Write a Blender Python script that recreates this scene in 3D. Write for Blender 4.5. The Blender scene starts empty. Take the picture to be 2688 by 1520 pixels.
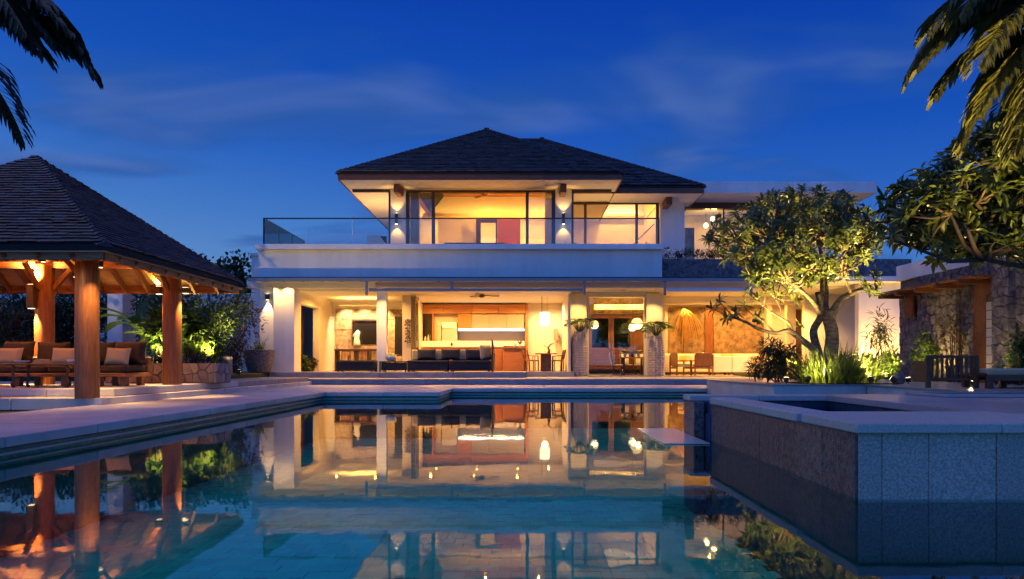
import bpy, math, random
from mathutils import Vector, Matrix, noise
random.seed(7)
PI = math.pi
sc = bpy.context.scene
COL = sc.collection

# ------------------------------------------------------------------ camera
CAMZ, F0, CX, CY = 0.9, 1850.0, 1370.0, 957.0
cam_data = bpy.data.cameras.new('camera')
cam = bpy.data.objects.new('camera', cam_data)
COL.objects.link(cam)
cam.location = (0, 0, CAMZ)
cam.rotation_euler = (PI / 2, 0, 0)
cam_data.sensor_width = 36
cam_data.lens = F0 / 2688 * 36
cam_data.shift_x = (1344 - CX) / 2688
cam_data.shift_y = (CY - 760) / 2688
cam_data.clip_end = 3000
cam_data.clip_start = 0.05
sc.camera = cam

# ------------------------------------------------------------------ dusk sky
W = bpy.data.worlds.new('World')
sc.world = W
W.use_nodes = True
nt = W.node_tree
nt.nodes.clear()
def N(t, tree=None, **kw):
    n = (tree or nt).nodes.new(t)
    for k, v in kw.items():
        setattr(n, k, v)
    return n
def LK(a, b, tree=None): (tree or nt).links.new(a, b)
SUN_EL, SUN_AZ = math.radians(-2.0), math.radians(200)
tc = N('ShaderNodeTexCoord')
sky = N('ShaderNodeTexSky', sky_type='NISHITA', sun_disc=False, sun_elevation=SUN_EL, sun_rotation=SUN_AZ, ozone_density=4.0, air_density=1.0, dust_density=0.6)
sep = N('ShaderNodeSeparateXYZ'); LK(tc.outputs['Generated'], sep.inputs[0])
# the brighter side of the dusk sky lies to the west (-X): elevation minus a little azimuth
mul = N('ShaderNodeMath', operation='MULTIPLY_ADD'); LK(sep.outputs['X'], mul.inputs[0]); mul.inputs[1].default_value = 0.075; LK(sep.outputs['Z'], mul.inputs[2])
ramp = N('ShaderNodeValToRGB'); LK(mul.outputs[0], ramp.inputs[0])
cr = ramp.color_ramp
cr.elements[0].position = 0.0; cr.elements[0].color = (0.15, 0.30, 0.54, 1)
cr.elements[1].position = 1.0; cr.elements[1].color = (0.012, 0.085, 0.41, 1)
for p, c in ((0.10, (0.095, 0.235, 0.53)), (0.17, (0.050, 0.175, 0.51)), (0.25, (0.020, 0.115, 0.48)), (0.335, (0.006, 0.075, 0.43)), (0.46, (0.002, 0.045, 0.36)), (0.7, (0.006, 0.06, 0.37))):
    e = cr.elements.new(p); e.color = (*c, 1)
# soft cloud streaks, laid on a plane high overhead
zc = N('ShaderNodeMath', operation='MAXIMUM'); LK(sep.outputs['Z'], zc.inputs[0]); zc.inputs[1].default_value = 0.02
za = N('ShaderNodeMath', operation='ADD'); LK(zc.outputs[0], za.inputs[0]); za.inputs[1].default_value = 0.12
dv = N('ShaderNodeVectorMath', operation='DIVIDE'); LK(tc.outputs['Generated'], dv.inputs[0])
cmb = N('ShaderNodeCombineXYZ')
for i in range(3): LK(za.outputs[0], cmb.inputs[i])
LK(cmb.outputs[0], dv.inputs[1])
mp = N('ShaderNodeMapping'); LK(dv.outputs[0], mp.inputs[0]); mp.inputs['Scale'].default_value = (0.55, 0.9, 0.0); mp.inputs['Location'].default_value = (2.71, -6.2, 0); mp.inputs['Rotation'].default_value = (0, 0, 0.25)
def cloud(scale, lo, hi, det, dist):
    nz = N('ShaderNodeTexNoise'); LK(mp.outputs[0], nz.inputs['Vector'])
    nz.inputs['Scale'].default_value = scale; nz.inputs['Detail'].default_value = det; nz.inputs['Roughness'].default_value = 0.5; nz.inputs['Distortion'].default_value = dist
    mr = N('ShaderNodeMapRange', interpolation_type='SMOOTHSTEP'); LK(nz.outputs['Fac'], mr.inputs['Value'])
    mr.inputs['From Min'].default_value = lo; mr.inputs['From Max'].default_value = hi
    return mr.outputs[0]
def mixc(a, col, fac, k):
    m1 = N('ShaderNodeMath', operation='MULTIPLY'); LK(fac, m1.inputs[0]); m1.inputs[1].default_value = k
    mx = N('ShaderNodeMix', data_type='RGBA'); LK(m1.outputs[0], mx.inputs['Factor']); LK(a, mx.inputs['A']); mx.inputs['B'].default_value = (*col, 1)
    return mx.outputs['Result']
c1 = mixc(ramp.outputs[0], (0.018, 0.085, 0.33), cloud(1.9, 0.47, 0.68, 3, 0.3), 0.85)
c2 = mixc(c1, (0.19, 0.27, 0.62), cloud(1.9, 0.54, 0.80, 3, 0.5), 0.36)
skyk = N('ShaderNodeMix', data_type='RGBA', blend_type='ADD'); skyk.inputs['Factor'].default_value = 0.06
LK(c2, skyk.inputs['A']); LK(sky.outputs[0], skyk.inputs['B'])
# the sun went down behind the camera: the sky brightens smoothly towards that side
dt = N('ShaderNodeVectorMath', operation='DOT_PRODUCT'); LK(tc.outputs['Generated'], dt.inputs[0]); dt.inputs[1].default_value = (-0.35, -0.93, -0.1)
gm = N('ShaderNodeMapRange', interpolation_type='SMOOTHSTEP'); LK(dt.outputs['Value'], gm.inputs['Value'])
gm.inputs['From Min'].default_value = -0.45; gm.inputs['From Max'].default_value = 0.9; gm.inputs['To Min'].default_value = 0.93; gm.inputs['To Max'].default_value = 2.05
bg = N('ShaderNodeBackground'); LK(gm.outputs[0], bg.inputs['Strength'])
LK(skyk.outputs['Result'], bg.inputs[0])
wo = N('ShaderNodeOutputWorld'); LK(bg.outputs[0], wo.inputs[0])

# the soft pink afterglow high in the western sky
sl = bpy.data.lights.new('sun', 'SUN'); sl.energy = 0.34; sl.angle = math.radians(70); sl.color = (1.0, 0.74, 0.66)
so = bpy.data.objects.new('sun', sl); COL.objects.link(so)
so.rotation_euler = Vector((0.50, -0.12, -0.86)).to_track_quat('-Z', 'Y').to_euler()

sc.view_settings.view_transform = 'Standard'
sc.view_settings.look = 'None'
sc.view_settings.gamma = 1
sc.view_settings.use_curve_mapping = False
sc.view_settings.exposure = 0.2
sc.render.engine = 'CYCLES'
cy = sc.cycles
cy.use_denoising = True
cy.use_adaptive_sampling = True
cy.adaptive_threshold = 0.015
cy.max_bounces = 9; cy.diffuse_bounces = 4; cy.glossy_bounces = 4; cy.transmission_bounces = 6; cy.transparent_max_bounces = 16
cy.sample_clamp_indirect = 4.0
cy.caustics_reflective = False; cy.caustics_refractive = False
WARM = (1.0, 0.47, 0.085)
WARM2 = (1.0, 0.54, 0.13)
SODIUM = (1.0, 0.66, 0.18)

# ------------------------------------------------------------------ measuring helpers (photo pixel + depth -> metres)
def fx(x, d): return (x - CX) * d / F0
def fz(y, d): return CAMZ - (y - CY) * d / F0
def P(x, y, d): return Vector((fx(x, d), d, fz(y, d)))

# ------------------------------------------------------------------ scene-graph helpers
ORG = {}
def props(o, label=None, cat=None, group=None, kind=None):
    if label: o['label'] = label
    if cat: o['category'] = cat
    if group: o['group'] = group
    if kind: o['kind'] = kind
    return o
def thing(name, label, cat, loc=(0, 0, 0), group=None):
    o = bpy.data.objects.new(name, None); COL.objects.link(o)
    o.empty_display_size = 0.2
    o.location = loc; ORG[o] = Vector(loc)
    return props(o, label, cat, group)
def org_of(p):
    return ORG.get(p, Vector((0, 0, 0)))
def link_mesh(name, me, parent=None, mtx=None):
    o = bpy.data.objects.new(name, me); COL.objects.link(o)
    if parent is not None: o.parent = parent
    if mtx is not None: o.matrix_local = mtx
    return o
def copy_tree(o, parent=None):
    c = o.copy(); COL.objects.link(c); c.parent = parent
    for ch in o.children: copy_tree(ch, c)
    return c
def put(o, x, y, z, rz=0, s=1):
    o.location = (x, y, z); o.rotation_euler = (0, 0, rz); o.scale = (s, s, s); return o

class MB:
    def __init__(self): self.v = []; self.f = []; self.m = []; self.mi = 0
    def add(self, vs, fs):
        b = len(self.v); self.v += [tuple(p) for p in vs]
        for f in fs:
            self.f.append(tuple(i + b for i in f)); self.m.append(self.mi)
        return self
    def convex(self, vs, fs):
        vs = [Vector(p) for p in vs]; c = sum(vs, Vector()) / len(vs); out = []
        for f in fs:
            p = [vs[i] for i in f]; n = (p[1] - p[0]).cross(p[2] - p[0])
            out.append(f if n.dot(sum(p, Vector()) / len(p) - c) >= 0 else f[::-1])
        return self.add(vs, out)
    def box(self, x0, x1, y0, y1, z0, z1, c=0.0):
        x0, x1 = min(x0, x1), max(x0, x1); y0, y1 = min(y0, y1), max(y0, y1); z0, z1 = min(z0, z1), max(z0, z1)
        c = min(c, (x1 - x0) * .45, (y1 - y0) * .45, (z1 - z0) * .45)
        if c <= 0:
            vs = [(x, y, z) for x in (x0, x1) for y in (y0, y1) for z in (z0, z1)]
            return self.add(vs, [(0, 1, 3, 2), (4, 6, 7, 5), (0, 4, 5, 1), (2, 3, 7, 6), (0, 2, 6, 4), (1, 5, 7, 3)])
        m = ((x0 + x1) / 2, (y0 + y1) / 2, (z0 + z1) / 2); h = ((x1 - x0) / 2, (y1 - y0) / 2, (z1 - z0) / 2)
        vs, ix = [], {}
        for sx in (-1, 1):
            for sy in (-1, 1):
                for sz in (-1, 1):
                    s = (sx, sy, sz)
                    for a in range(3):
                        ix[(s, a)] = len(vs)
                        vs.append(tuple(m[k] + s[k] * (h[k] - (0 if k == a else c)) for k in range(3)))
        fs = []
        for a in range(3):
            b, d = [k for k in range(3) if k != a]
            for s in (-1, 1):
                q = []
                for (p, r) in ((-1, -1), (1, -1), (1, 1), (-1, 1)):
                    t = [0, 0, 0]; t[a] = s; t[b] = p; t[d] = r; q.append(ix[(tuple(t), a)])
                fs.append(tuple(q))
            for p in (-1, 1):
                for r in (-1, 1):
                    t0 = [0, 0, 0]; t1 = [0, 0, 0]
                    t0[a] = -1; t1[a] = 1; t0[b] = t1[b] = p; t0[d] = t1[d] = r
                    fs.append((ix[(tuple(t0), b)], ix[(tuple(t1), b)], ix[(tuple(t1), d)], ix[(tuple(t0), d)]))
        for k in {s for (s, a) in ix}: fs.append(tuple(ix[(k, a)] for a in range(3)))
        return self.convex(vs, fs)
    def prism(self, poly, z0, z1):
        n = len(poly)
        vs = [(x, y, z0) for x, y in poly] + [(x, y, z1) for x, y in poly]
        ar = sum(poly[i][0] * poly[(i + 1) % n][1] - poly[(i + 1) % n][0] * poly[i][1] for i in range(n))
        fs = [tuple(range(n))[::-1], tuple(range(n, 2 * n))] + [(i, (i + 1) % n, n + (i + 1) % n, n + i) for i in range(n)]
        if ar < 0: fs = [f[::-1] for f in fs]
        return self.add(vs, fs)
    def bar(self, a, b, w, h, up=(0, 0, 1)):
        a, b = Vector(a), Vector(b); t = (b - a).normalized(); up = Vector(up)
        s = t.cross(up)
        if s.length < 1e-4: s = t.cross(Vector((1, 0, 0)))
        s.normalize(); u = s.cross(t)
        vs = [p + s * (i * w / 2) + u * (j * h / 2) for p in (a, b) for i in (-1, 1) for j in (-1, 1)]
        return self.convex(vs, [(0, 1, 3, 2), (4, 6, 7, 5), (0, 4, 5, 1), (2, 3, 7, 6), (0, 2, 6, 4), (1, 5, 7, 3)])
    def tube(self, pts, rad, n=8, cap=True):
        pts = [Vector(p) for p in pts]
        if not isinstance(rad, (list, tuple)): rad = [rad] * len(pts)
        b = len(self.v); s = None; vs = []; fs = []
        for i, p in enumerate(pts):
            t = (pts[min(i + 1, len(pts) - 1)] - pts[max(i - 1, 0)])
            t = t.normalized() if t.length > 1e-9 else Vector((0, 0, 1))
            if s is None: s = t.cross(Vector((0, 0, 1)) if abs(t.z) < .9 else Vector((1, 0, 0))).normalized()
            else:
                s = s - t * s.dot(t); s = s.normalized() if s.length > 1e-6 else t.orthogonal().normalized()
            u = t.cross(s)
            for k in range(n):
                a = 2 * PI * k / n; vs.append(p + (s * math.cos(a) + u * math.sin(a)) * rad[i])
        for i in range(len(pts) - 1):
            for k in range(n):
                q = (k + 1) % n; fs.append((i * n + k, i * n + q, (i + 1) * n + q, (i + 1) * n + k))
        if cap: fs.append(tuple(range(n))[::-1]); fs.append(tuple(range((len(pts) - 1) * n, len(pts) * n)))
        return self.add(vs, fs)
    def lathe(self, prof, n=24, c=(0, 0, 0), fn=None):
        vs, fs = [], []
        for i, (r, z) in enumerate(prof):
            for k in range(n):
                a = 2 * PI * k / n; rr = r + (fn(a, z, i) if fn else 0)
                vs.append((c[0] + rr * math.cos(a), c[1] + rr * math.sin(a), c[2] + z))
        for i in range(len(prof) - 1):
            for k in range(n):
                q = (k + 1) % n; fs.append((i * n + k, i * n + q, (i + 1) * n + q, (i + 1) * n + k))
        fs.append(tuple(range(n))[::-1]); fs.append(tuple(range((len(prof) - 1) * n, len(prof) * n)))
        return self.add(vs, fs)
    def quad(self, a, b, c, d): return self.add([a, b, c, d], [(0, 1, 2, 3)])
    def leaf(self, p, d, up, L, w, bend=0.25):
        p, d = Vector(p), Vector(d).normalized(); up = Vector(up); s = d.cross(up)
        if s.length < 1e-4: s = d.orthogonal()
        s.normalize(); n = s.cross(d); g = n * (-bend * L)
        m1 = p + d * L * .30 + g * .10; m2 = p + d * L * .68 + g * .42; t = p + d * L + g
        f = n * w * .16
        return self.add([p, m1 - s * w * .42 + f, m1, m1 + s * w * .42 + f, m2 - s * w * .46 + f, m2, m2 + s * w * .46 + f, t],
                        [(0, 2, 1), (0, 3, 2), (1, 2, 5, 4), (2, 3, 6, 5), (4, 5, 7), (5, 6, 7)])
    def mesh(self, name, mats, off=None, smooth=False):
        me = bpy.data.meshes.new(name)
        v = self.v if off is None else [(x - off[0], y - off[1], z - off[2]) for x, y, z in self.v]
        me.from_pydata(v, [], self.f)
        if not isinstance(mats, (list, tuple)): mats = [mats]
        for m in mats: me.materials.append(m)
        if len(mats) > 1: me.polygons.foreach_set('material_index', self.m)
        if smooth: me.polygons.foreach_set('use_smooth', [True] * len(self.f))
        me.update()
        return me
    def build(self, name, mats, parent=None, smooth=False, kind=None, label=None):
        off = org_of(parent) if parent is not None else None
        o = link_mesh(name, self.mesh(name, mats, off, smooth), parent)
        if parent is not None: ORG[o] = off
        props(o, label=label, kind=kind)
        return o
    def solo(self, name, mats, label=None, cat=None, group=None, kind=None, smooth=False):
        xs, ys, zs = zip(*self.v)
        off = Vector(((min(xs) + max(xs)) / 2, (min(ys) + max(ys)) / 2, min(zs)))
        o = link_mesh(name, self.mesh(name, mats, off, smooth)); o.location = off; ORG[o] = off
        return props(o, label, cat, group, kind)
def B(x0, x1, y0, y1, z0, z1, c=0.0): return MB().box(x0, x1, y0, y1, z0, z1, c)
def PB(x0, x1, yt, yb, d0, d1, c=0.0): return B(fx(x0, d0), fx(x1, d0), d0, d1, fz(yb, d0), fz(yt, d0), c)

# ------------------------------------------------------------------ materials
def M(name, col, rough=0.6, var=0.0, vs=2.0, bump=0.0, bs=30.0, rnd=0.0, metal=0.0, spec=0.4, col2=None, lo=.35, hi=.65, stretch=None, wood=False, em=None, ems=0.0, trans=0.0, coord='pos', vor=False, det=5.0):
    m = bpy.data.materials.new(name); m.use_nodes = True; t = m.node_tree
    b = t.nodes['Principled BSDF']; out = t.nodes['Material Output']
    b.inputs['Base Color'].default_value = (*col, 1); b.inputs['Roughness'].default_value = rough; b.inputs['Metallic'].default_value = metal
    b.inputs['Specular IOR Level'].default_value = spec
    g = N('ShaderNodeNewGeometry', t); oi = N('ShaderNodeObjectInfo', t)
    src = g.outputs['Position']
    if coord == 'obj':
        src = N('ShaderNodeTexCoord', t).outputs['Object']
    mpn = N('ShaderNodeMapping', t); LK(src, mpn.inputs[0], t)
    if stretch: mpn.inputs['Scale'].default_value = stretch
    cur = None
    if col2 is not None or var:
        if wood:
            nz = N('ShaderNodeTexNoise', t); nz.inputs['Detail'].default_value = 6; nz.inputs['Roughness'].default_value = .62; nz.inputs['Distortion'].default_value = .6
        elif vor:
            nz = N('ShaderNodeTexVoronoi', t)
        else:
            nz = N('ShaderNodeTexNoise', t); nz.inputs['Detail'].default_value = det; nz.inputs['Roughness'].default_value = .6
        nz.inputs['Scale'].default_value = vs; LK(mpn.outputs[0], nz.inputs['Vector'], t)
        mr = N('ShaderNodeMapRange', t); LK(nz.outputs['Distance' if vor else 'Fac'], mr.inputs['Value'], t)
        mr.inputs['From Min'].default_value = lo; mr.inputs['From Max'].default_value = hi
        mx = N('ShaderNodeMix', t, data_type='RGBA'); LK(mr.outputs[0], mx.inputs['Factor'], t)
        c2 = col2 if col2 is not None else tuple(c * (1 - var) for c in col)
        mx.inputs['A'].default_value = (*col, 1); mx.inputs['B'].default_value = (*c2, 1)
        cur = mx.outputs['Result']
    if rnd:
        ad = N('ShaderNodeMath', t, operation='ADD'); LK(g.outputs['Random Per Island'], ad.inputs[0], t); LK(oi.outputs['Random'], ad.inputs[1], t)
        fr = N('ShaderNodeMath', t, operation='FRACT'); LK(ad.outputs[0], fr.inputs[0], t)
        mr2 = N('ShaderNodeMapRange', t); LK(fr.outputs[0], mr2.inputs['Value'], t); mr2.inputs['To Min'].default_value = 1 - rnd; mr2.inputs['To Max'].default_value = 1 + rnd
        hs = N('ShaderNodeMix', t, data_type='RGBA', blend_type='MULTIPLY'); hs.inputs['Factor'].default_value = 1
        if cur is not None: LK(cur, hs.inputs['A'], t)
        else: hs.inputs['A'].default_value = (*col, 1)
        cc = N('ShaderNodeCombineColor', t)
        for i in range(3): LK(mr2.outputs[0], cc.inputs[i], t)
        LK(cc.outputs[0], hs.inputs['B'], t); cur = hs.outputs['Result']
    if cur is not None: LK(cur, b.inputs['Base Color'], t)
    if bump:
        nb = N('ShaderNodeTexNoise', t); nb.inputs['Scale'].default_value = bs; nb.inputs['Detail'].default_value = 4; LK(mpn.outputs[0], nb.inputs['Vector'], t)
        bm = N('ShaderNodeBump', t); bm.inputs['Strength'].default_value = bump; bm.inputs['Distance'].default_value = 0.02
        LK(nb.outputs['Fac'], bm.inputs['Height'], t); LK(bm.outputs[0], b.inputs['Normal'], t)
    if em:
        b.inputs['Emission Color'].default_value = (*em, 1); b.inputs['Emission Strength'].default_value = ems
    if trans:
        tr = N('ShaderNodeBsdfTranslucent', t)
        if cur is not None: LK(cur, tr.inputs[0], t)
        else: tr.inputs[0].default_value = (*col, 1)
        ms = N('ShaderNodeMixShader', t); ms.inputs[0].default_value = trans
        LK(b.outputs[0], ms.inputs[1], t); LK(tr.outputs[0], ms.inputs[2], t); LK(ms.outputs[0], out.inputs[0], t)
    return m
def glass_mat(name, tint=(.93, .96, .97), ior=1.45, rough=0.0, bump=0.0, bs=3.0, boost=1.0):
    m = bpy.data.materials.new(name); m.use_nodes = True; t = m.node_tree; t.nodes.clear()
    out = N('ShaderNodeOutputMaterial', t); fr = N('ShaderNodeFresnel', t); fr.inputs[0].default_value = ior
    g = N('ShaderNodeBsdfGlossy', t); g.inputs['Roughness'].default_value = rough; g.inputs['Color'].default_value = (1, 1, 1, 1)
    tr = N('ShaderNodeBsdfTransparent', t); tr.inputs[0].default_value = (*tint, 1)
    bo = N('ShaderNodeMath', t, operation='MULTIPLY', use_clamp=True); LK(fr.outputs[0], bo.inputs[0], t); bo.inputs[1].default_value = boost
    ms = N('ShaderNodeMixShader', t); LK(bo.outputs[0], ms.inputs[0], t); LK(tr.outputs[0], ms.inputs[1], t); LK(g.outputs[0], ms.inputs[2], t)
    LK(ms.outputs[0], out.inputs[0], t)
    if bump:
        ge = N('ShaderNodeNewGeometry', t); mpn = N('ShaderNodeMapping', t); LK(ge.outputs['Position'], mpn.inputs[0], t); mpn.inputs['Scale'].default_value = (1.0, 0.55, 1)
        nb = N('ShaderNodeTexNoise', t); nb.inputs['Scale'].default_value = bs; nb.inputs['Detail'].default_value = 3; LK(mpn.outputs[0], nb.inputs['Vector'], t)
        bm = N('ShaderNodeBump', t); bm.inputs['Strength'].default_value = bump; bm.inputs['Distance'].default_value = .01
        LK(nb.outputs['Fac'], bm.inputs['Height'], t); LK(bm.outputs[0], g.inputs['Normal'], t); LK(bm.outputs[0], fr.inputs['Normal'], t)
    return m
def emit_mat(name, col, s):
    m = bpy.data.materials.new(name); m.use_nodes = True; t = m.node_tree; t.nodes.clear()
    e = N('ShaderNodeEmission', t); e.inputs[0].default_value = (*col, 1); e.inputs[1].default_value = s
    o = N('ShaderNodeOutputMaterial', t); LK(e.outputs[0], o.inputs[0], t); return m

plaster = M('plaster', (.76, .74, .71), .8, var=.16, vs=1.6, lo=.42, hi=.75, stretch=(1, 1, .18), bump=.05, bs=40)
cream = M('cream_plaster', (.76, .68, .55), .75, var=.06, vs=1.2)
ceilp = M('ceiling_paint', (.80, .74, .62), .8, var=.04, vs=1)
shingle = M('shingle', (.040, .044, .052), .5, var=.55, vs=9, rnd=.85, bump=.25, bs=60)
shingle_under = M('roof_felt', (.02, .02, .022), .9)
teak = M('teak', (.27, .10, .029), .40, col2=(.14, .048, .014), wood=True, vs=5, stretch=(6, 6, .5), bump=.08, bs=30, rnd=.12)
teakh = M('teak_board', (.38, .16, .055), .5, col2=(.16, .06, .02), wood=True, vs=5, stretch=(.6, 6, 6), bump=.06, bs=30, rnd=.14)
darkwood = M('dark_wood', (.13, .060, .030), .5, col2=(.07, .032, .017), wood=True, vs=5, stretch=(4, 4, .8), rnd=.15)
ceilwood = M('ceiling_wood', (.52, .29, .12), .5, col2=(.40, .20, .075), wood=True, vs=4, stretch=(.6, 4, 4), rnd=.12)
eavewood = M('eave_wood', (.19, .068, .026), .5, col2=(.12, .042, .016), wood=True, vs=4, stretch=(.6, 4, 4))
cabwood = M('cabinet_wood', (.42, .17, .05), .4, col2=(.34, .13, .036), wood=True, vs=4, stretch=(.7, 4, 5), rnd=.08)
redwood = M('red_panel', (.34, .085, .04), .45, var=.12, vs=2)
doorwood = M('door_wood', (.22, .085, .035), .4, col2=(.14, .05, .02), wood=True, vs=5, stretch=(5, 5, .6), rnd=.12)
deckst = M('deck_stone', (.60, .56, .54), .5, col2=(.46, .43, .41), vs=1.6, bump=.12, bs=70, rnd=.10)
deckwet = M('terrace_stone', (.34, .33, .34), .30, col2=(.25, .25, .26), vs=1.1, bump=.06, bs=50, rnd=.06)
stepst = M('step_stone', (.36, .33, .32), .55, col2=(.26, .24, .235), vs=2.2, bump=.12, bs=60, rnd=.06)
copst = M('coping_stone', (.56, .50, .44), .6, col2=(.36, .32, .28), vs=55, lo=.3, hi=.7, bump=.2, bs=140, rnd=.05)
granite = M('granite', (.56, .46, .38), .55, col2=(.27, .215, .175), vs=60, lo=.35, hi=.65, bump=.5, bs=110, rnd=.10)
granite_dk = M('dark_granite', (.15, .135, .125), .42, col2=(.035, .03, .028), vs=22, lo=.35, hi=.65, bump=.8, bs=60, rnd=.22)
pooltile = M('pool_tile', (.09, .80, .56), .5, col2=(.055, .66, .45), vs=2.5, rnd=.16)
mosaic = M('pool_mosaic', (.05, .34, .29), .45, col2=(.03, .20, .18), vs=14, rnd=.1)
darkgap = M('joint_mortar', (.05, .05, .05), .9)
water = glass_mat('water', (.28, .96, .88), 1.333, .022, .12, 2.6, 1.0)
spawater = glass_mat('spa_water', (.45, .7, .85), 1.333, .01, .02, 2.0)
glass = glass_mat('glass', (.94, .97, .97), 1.5)
tintglass = glass_mat('dark_glass', (.35, .36, .38), 1.5)
bronze = M('bronze_frame', (.07, .045, .035), .4, metal=.3)
steel = M('grey_metal', (.20, .22, .26), .4, metal=.6)
blackmetal = M('black_metal', (.025, .024, .026), .45, metal=.3)
stonewall = M('rough_stone', (.42, .31, .20), .8, col2=(.20, .13, .08), vs=7, bump=.6, bs=22, det=8)
limestone = M('lime_stone_panel', (.34, .22, .115), .65, col2=(.13, .078, .038), vs=4.5, bump=.3, bs=18, rnd=.12, det=8)
andesite = M('andesite', (.20, .175, .18), .8, col2=(.06, .052, .058), vs=6.5, bump=.8, bs=11, rnd=.18, det=9)
crazystone = M('crazy_stone', (.34, .27, .24), .75, col2=(.23, .18, .16), vs=6, bump=.35, bs=25, rnd=.22)
mortar = M('mortar', (.13, .10, .085), .9)
darkfab = M('dark_fabric', (.028, .026, .030), .85, bump=.1, bs=300)
brownfab = M('brown_fabric', (.026, .019, .015), .9, bump=.1, bs=300)
beigefab = M('beige_fabric', (.44, .36, .22), .9, bump=.1, bs=300)
whitefab = M('white_fabric', (.82, .75, .63), .9, bump=.08, bs=200)
whitevase = M('woven_ceramic', (.50, .42, .33), .65)
potm = M('pot_pebble', (.33, .29, .28), .7, col2=(.10, .085, .08), vs=26, vor=True, lo=.15, hi=.6, bump=.5, bs=60)
barkp = M('pale_bark', (.20, .155, .11), .85, col2=(.05, .036, .026), vs=7, bump=.6, bs=18, stretch=(1, 1, 2.2))
barkd = M('dark_bark', (.10, .07, .05), .85, var=.4, vs=6, bump=.5, bs=20)
leafp = M('plumeria_leaf', (.105, .14, .040), .36, rnd=.45, trans=.36, spec=.5)
leafd = M('dark_leaf', (.035, .062, .022), .5, rnd=.4, trans=.22)
leafg = M('green_leaf', (.065, .12, .024), .45, rnd=.4, trans=.3)
leafb = M('banana_leaf', (.07, .14, .035), .4, rnd=.25, trans=.35)
leafr = M('russet_leaf', (.12, .07, .028), .5, rnd=.4, trans=.25)
grassb = M('lily_blade', (.10, .16, .035), .45, rnd=.35, trans=.35)
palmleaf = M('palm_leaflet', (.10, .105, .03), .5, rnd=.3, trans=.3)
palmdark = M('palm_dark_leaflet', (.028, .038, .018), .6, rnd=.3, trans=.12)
lawn = M('lawn', (.045, .065, .018), .9, var=.45, vs=6, bump=.6, bs=60)
soil = M('soil', (.03, .025, .02), .95, var=.4, vs=8)
goldm = M('gilded_wood', (.38, .24, .05), .45, var=.5, vs=22, bump=.7, bs=30)
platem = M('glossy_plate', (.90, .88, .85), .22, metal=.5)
whiteg = M('white_gloss', (.80, .80, .80), .28)
lampglow = emit_mat('lamp_glow', (1, .74, .38), 5)
shadeglow = emit_mat('lamp_shade_glow', (1, .80, .45), 2.6)
lensglow = emit_mat('lens_glow', (1, .70, .28), 10)
stripglow = emit_mat('strip_glow', (1, .86, .70), 5)

def light(kind, name, loc, energy, col=WARM, parent=None, size=.2, size_y=None, direction=(0, 0, -1), angle=90, blend=.6):
    l = bpy.data.lights.new(name, kind); l.energy = energy; l.color = col
    if kind == 'AREA':
        l.shape = 'RECTANGLE'; l.size = size; l.size_y = size_y or size
    else:
        l.shadow_soft_size = size
    if kind == 'SPOT': l.spot_size = math.radians(angle); l.spot_blend = blend
    o = bpy.data.objects.new(name, l); COL.objects.link(o)
    loc = Vector(loc)
    if parent is not None:
        o.parent = parent; o.location = loc - org_of(parent)
    else: o.location = loc
    o.rotation_euler = Vector(direction).to_track_quat('-Z', 'Y').to_euler()
    return o
# ================================================================== SETTING
def struct(o): o['kind'] = 'structure'; return o
# ground: one sheet to the horizon with the pool cut out of it
g = MB()
HX0, HX1, HY0, HY1, R = -5.3, 9.2, -4.2, 21.0, 900
zz = .10
g.quad((-R, -R, zz), (R, -R, zz), (R, HY0, zz), (-R, HY0, zz)); g.quad((-R, HY1, zz), (R, HY1, zz), (R, R, zz), (-R, R, zz))
g.quad((-R, HY0, zz), (HX0, HY0, zz), (HX0, HY1, zz), (-R, HY1, zz)); g.quad((HX1, HY0, zz), (R, HY0, zz), (R, HY1, zz), (HX1, HY1, zz))
struct(g.solo('ground', lawn))

# pool shell
PF = -0.95
poolf = struct(B(-5.6, 9.4, -4.4, 21.2, PF - .3, PF - .012).solo('pool_floor', darkgap))
tl = MB().box(-.0988, .0988, -.0988, .0988, -.02, 0, .004).mesh('pool_tile', pooltile)
tiles = []
for j in range(int((20.6 + 1) / .2)):
    y = -1 + j * .2
    off = .1 if j % 2 else 0
    for i in range(-26, 47):
        x = i * .2 + off
        if x < -5.05 or (x > 2.3 and 4.7 < y < 9.3) or (x > 5.4 and y > 9.3) or (x < -2.1 and y > 17.7): continue
        tiles.append((x, y))
def vis(t):
    px = CX + t[0] * F0 / max(t[1], .1)
    return t[1] > 3.2 + 3.3 and -40 < px < 2240
near = sorted([t for t in tiles if vis(t)], key=lambda t: t[1])[:300]
ns = set(near)
for x, y in near:
    o = link_mesh('pool_tile', tl, poolf); o.location = Vector((x, y, PF + random.uniform(-.003, .003))) - ORG[poolf]
rest = MB()
for x, y in tiles:
    if (x, y) in ns: continue
    h = PF + random.uniform(-.003, .003); w = .0986
    rest.add([(x - w, y - w, h), (x + w, y - w, h), (x + w, y + w, h), (x - w, y + w, h)], [(0, 1, 2, 3)])
rest.build('pool_tile', pooltile, poolf, kind='stuff')
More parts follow.
